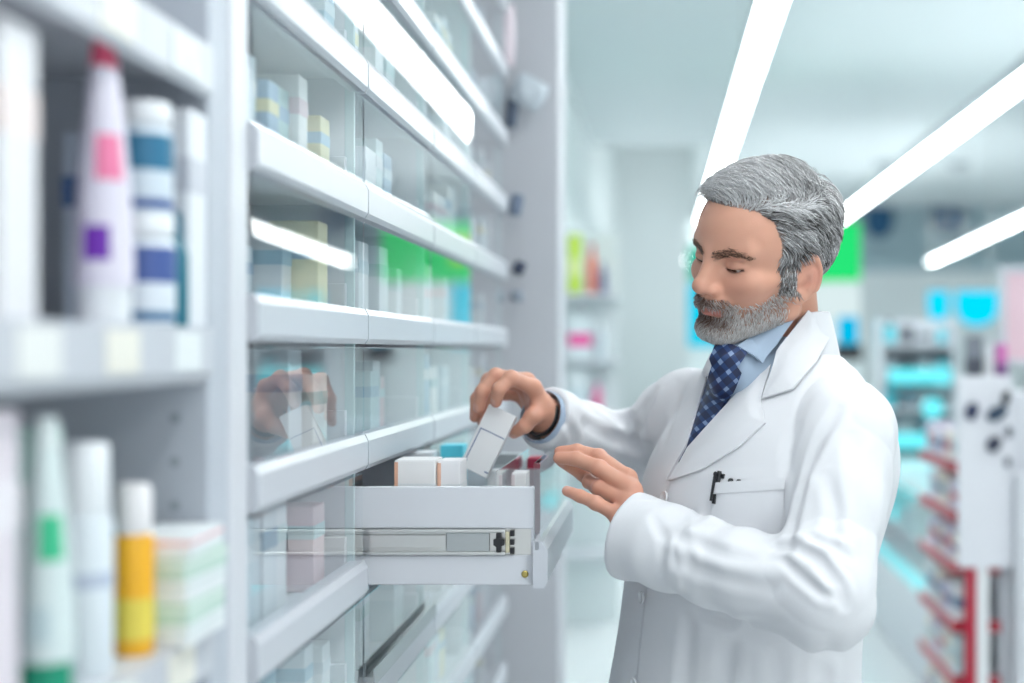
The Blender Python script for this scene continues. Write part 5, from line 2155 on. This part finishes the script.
on_board('round dark blue clip at the upper corner of the pegboard', 972, 411, 14, 18, srgb(40, 50, 84), 0.3)
on_board('slanted dark teal clip beside the round one on the pegboard', 997, 413, 24, 14, srgb(50, 70, 92), -0.5)
on_board('small black clip high on the pegboard under the pink poster', 1006, 398, 9, 16, srgb(30, 34, 44), 0.2)
on_board('curved dark grey clip in the middle of the pegboard', 994, 444, 15, 17, srgb(60, 64, 84), 0.6)
on_board('tiny dark clip near the edge of the pegboard', 1009, 432, 7, 12, srgb(60, 70, 90), 0.0)
on_board('tiny grey clip low at the edge of the pegboard', 1008, 462, 7, 10, srgb(90, 96, 110), 0.0)
# packs standing on top of the gondola
for px, wpx, py, kind, c, c2, lb in ((950, 9, 340, 'bottle', srgb(226, 206, 150), srgb(236, 226, 190), 'cream yellow bottle on top of the gondola'),
                                     (968, 15, 336, 'carton', srgb(120, 126, 136), srgb(70, 74, 86), 'dark grey pack on top of the gondola'),
                                     (983, 8, 334, 'bottle', srgb(232, 236, 240), srgb(226, 230, 236), 'white bottle on top of the gondola'),
                                     (995, 9, 344, 'carton', srgb(206, 110, 180), srgb(120, 70, 130), 'magenta pack on top of the gondola')):
    y = YG + 0.25
    zt = 1.3605
    product(kind, max(X_at(px, y), gx0 + 0.175) if px < 960 else X_at(px, y) + 0.02, y if px != 950 else y + .12, zt, wpx * y / F, 0.05, H - (py - VY) * y / F - zt, c, c2, lb, None)

# -------- glass counters with cyan light strips
cyl = emit_cached(srgb(110, 236, 246), 1.2)


def counter(label, x0, x1, y0, y1, h):
    o = thing('glass_counter', label, 'counter', ((x0 + x1) / 2, (y0 + y1) / 2, 0), 0, None)
    w, d = (x1 - x0) / 2, (y1 - y0) / 2
    m = MB()
    m.box(-w, w, -d, d, 0, h * 0.45, 0.01)
    m.build('base', M['white'], o)
    m = MB()
    m.box(-w, w, -d, -d + 0.012, h * 0.45, h - 0.02)
    m.box(-w, w, d - 0.012, d, h * 0.45, h - 0.02)
    m.box(-w, -w + 0.012, -d + 0.012, d - 0.012, h * 0.45, h - 0.02)
    m.box(w - 0.012, w, -d + 0.012, d - 0.012, h * 0.45, h - 0.02)
    m.build('glass_case', M['wavy'], o)
    m = MB()
    m.box(-w, w, -d, d, h - 0.02, h, 0.003)
    m.build('glass_top', M['edge'], o)
    for z in (h * 0.45 + 0.001, h - 0.05):
        m = MB()
        m.box(-w + 0.016, -w + 0.06, -d + 0.02, d - 0.02, z, z + 0.045)
        m.build('light_strip', cyl, o)
    m = MB()
    m.box(-w + 0.014, w - 0.014, -d + 0.014, d - 0.014, h * 0.72, h * 0.72 + 0.01)
    m.build('glass_shelf', M['edge'], o)
    return o


c_ = counter('glass counter with cyan light strips just past the man\'s near elbow', 1.15, 1.75, 6.0, 8.4, 0.86)
for px, py in ((893, 512), (887, 543)):
    z = H - (py - VY) * 6.0 / F
    m = MB()
    m.lathe([(0, 0), (0.034, 0), (0.036, 0.006), (0.030, 0.014), (0, 0.016)], n=20,
            xf=Matrix.Translation((-0.301, (px - 890) * 0.03, z)) @ Matrix.Rotation(-math.pi / 2, 4, 'Y'))
    m.build('round_light', cyl, c_)
counter('glass counter with cyan light strips farther back by the display case', 2.15, 3.0, 9.2, 11.0, 0.95)
counter('low glass counter with cyan light strips at the far end of the aisle', 0.5, 1.3, 11.9 - 1.6, 11.2, 0.8)

# -------- lit display case in the middle distance
YD = 8.8
dx0, dx1 = X_at(884, YD), X_at(954, YD)
dc = thing('display_case', 'tall white display case with a cyan lit shelf behind the gondola', 'display case', ((dx0 + dx1) / 2, YD, 0))
w = (dx1 - dx0) / 2
m = MB()
m.box(-w, w, 0.30, 0.33, 0, 1.70)
m.box(-w - 0.02, -w, 0, 0.33, 0, 1.70)
m.box(w, w + 0.02, 0, 0.33, 0, 1.70)
m.build('carcass', M['white'], dc)
dsz = [0.5, 0.72, 0.94, 1.14, 1.34, 1.54]
for i, z in enumerate(dsz):
    m = MB()
    m.box(-w, w, 0, 0.30, z - 0.02, z, 0.003)
    s_ = m.build('shelf', M['white'], dc)
    if i in (2, 4):
        m = MB()
        m.box(-w + 0.03, w - 0.02, -0.012, -0.001, z - 0.05, z + 0.045)
        m.build('light_strip', cyl, s_)
for px, py in ((932, 408), (934, 438)):
    p_ = P(px, py, YD) - Vector(dc.location)
    m = MB()
    m.lathe([(0, 0), (0.060, 0), (0.064, 0.008), (0.050, 0.02), (0, 0.024)], n=20, xf=Matrix.Translation((p_.x, -0.014, p_.z)) @ Matrix.Rotation(math.pi / 2, 4, 'X'))
    m.build('round_light', cyl, dc)
for i, z in enumerate(dsz[:-1] + [1.54]):
    for j in range(4):
        h = RG.uniform(0.09, 0.15)
        c = RG.choice([srgb(60, 70, 80), srgb(110, 116, 126), srgb(206, 214, 220), srgb(230, 236, 238), srgb(90, 220, 232), srgb(150, 160, 170)])
        kind = RG.choice(['carton', 'bottle'])
        product(kind, dx0 + (dx1 - dx0) * (j + 0.5) / 4, YD + 0.12, z + 0.0005, RG.uniform(0.05, 0.085), 0.07, h, c, RG.choice([srgb(40, 46, 56), srgb(226, 232, 236), srgb(0, 200, 226)]),
                '%s on the %s shelf of the lit display case, %s along' % (kind, SH_ORD[i], ORD[j]), 'goods in the lit display case')
o = thing('till_screen', 'wide black till screen standing behind the display case', 'screen', (X_at(905, 9.6), 9.6, 1.0))
m = MB()
m.box(-0.16, 0.16, -0.015, 0.015, 0.48, 0.62, 0.006)
m.build('screen', M['black'], o)
m = MB()
m.lathe([(0, 0), (0.10, 0), (0.10, 0.012), (0.018, 0.02), (0.016, 0.485), (0, 0.485)], n=20)
m.build('stand', M['dmetal'], o, True)
m = MB()
tb = thing('till_desk', 'white till desk carrying the black screen', 'desk', (X_at(905, 9.6), 9.75, 0))
m.box(-0.4, 0.4, -0.35, 0.35, 0, 0.96, 0.01)
m.build('body', M['white'], tb)
m = MB()
m.box(-0.43, 0.43, -0.38, 0.38, 0.961, 0.9995, 0.006)
m.build('worktop', M['grey'], tb)
o = thing('till_screen', 'black screen just beside the man\'s collar with a cyan glow', 'screen', (X_at(848, 10.3), 10.3, 0.801))
m = MB()
m.box(-0.10, 0.10, -0.02, 0.02, 0.62, 0.74, 0.006)
m.build('screen', M['black'], o)
m = MB()
m.box(-0.055, 0.055, -0.021, -0.0201, 0.75, 0.93)
m.box(-0.07, 0.07, -0.02, 0.02, 0.741, 0.94, 0.004)
m.build('lit_topper', emit_cached(srgb(0, 186, 232), 1.0), o)
m = MB()
m.lathe([(0, 0), (0.10, 0), (0.10, 0.012), (0.018, 0.02), (0.016, 0.622), (0, 0.622)], n=20)
m.build('stand', M['dmetal'], o, True)

# -------- packs clipped to the end of the cabinets, against the column
YC = 3.42


def pouch(label, px, py, wpx, hpx, col, tilt, nm='hanging_pouch', dy=0.0):
    o = thing(nm, label, 'pouch', P(px, py, YC + dy), 0, 'pouches hanging before the column')
    w, h = wpx * YC / F, hpx * YC / F
    m = MB()
    n = 10
    vs, fs = [], []
    for j in range(n + 1):
        t = j / n
        puff = 0.012 * math.sin(math.pi * t) ** 0.7 + 0.0008
        for i in range(n + 1):
            s = i / n
            e = puff * math.sin(math.pi * s) ** 0.7
            wr = 0.003 * math.sin(9 * s + 5 * t) * math.sin(math.pi * s) * math.sin(math.pi * t)
            vs.append(((s - 0.5) * w * (0.9 + 0.15 * math.sin(3 * t)), -e + wr, (t - 0.5) * h))
    k = len(vs)
    vs += [(x, -y + 0.0005, z) for x, y, z in vs]
    for j in range(n):
        for i in range(n):
            a = j * (n + 1) + i
            fs.append((a, a + 1, a + n + 2, a + n + 1))
            fs.append((k + a, k + a + n + 1, k + a + n + 2, k + a + 1))
    m.add(vs, fs)
    b_ = m.build('bag', paint(col, 0.3), o, True)
    b_.rotation_euler = (0, tilt, 0)
    m = MB()
    m.tube([(0, 0.0, h / 2 - 0.004), (-0.004, 0.03, h / 2 + 0.004), (-0.006, 0.078 - dy, h / 2 + 0.004)], 0.0018, 6)
    m.build('hook', M['metal'], o)


pouch('pinkish white pouch hanging high before the grey column', 506, 36, 18, 62, srgb(226, 214, 222), 0.0)
pouch('crumpled silver grey pouch sticking out before the grey column', 529, 92, 34, 30, srgb(196, 206, 214), 0.5)
pouch('dark slate pouch hanging under the silver grey one', 512, 108, 12, 40, srgb(90, 104, 124), 0.1, dy=0.04)
pouch('small dark pouch halfway down the column edge', 516, 205, 13, 22, srgb(110, 124, 146), 0.2)
pouch('small near-black pouch lower on the column edge', 519, 268, 12, 14, srgb(50, 60, 84), 0.4)
pouch('small grey pouch lowest on the column edge', 517, 296, 13, 12, srgb(140, 150, 164), 0.1)

# -------- smoke detectors on the ceiling
for px, lb in ((886, 'round grey smoke detector on the ceiling above the dark blue signs'), (958, 'round grey smoke detector on the ceiling over the short line light')):
    p = at_z(px, 163, 3.70)
    o = thing('smoke_detector', lb, 'smoke detector', p)
    m = MB()
    m.lathe([(0, -0.07), (0.07, -0.07), (0.12, -0.035), (0.14, -0.002), (0, -0.002)], n=20)
    m.build('body', paint(srgb(150, 160, 166)), o, True)
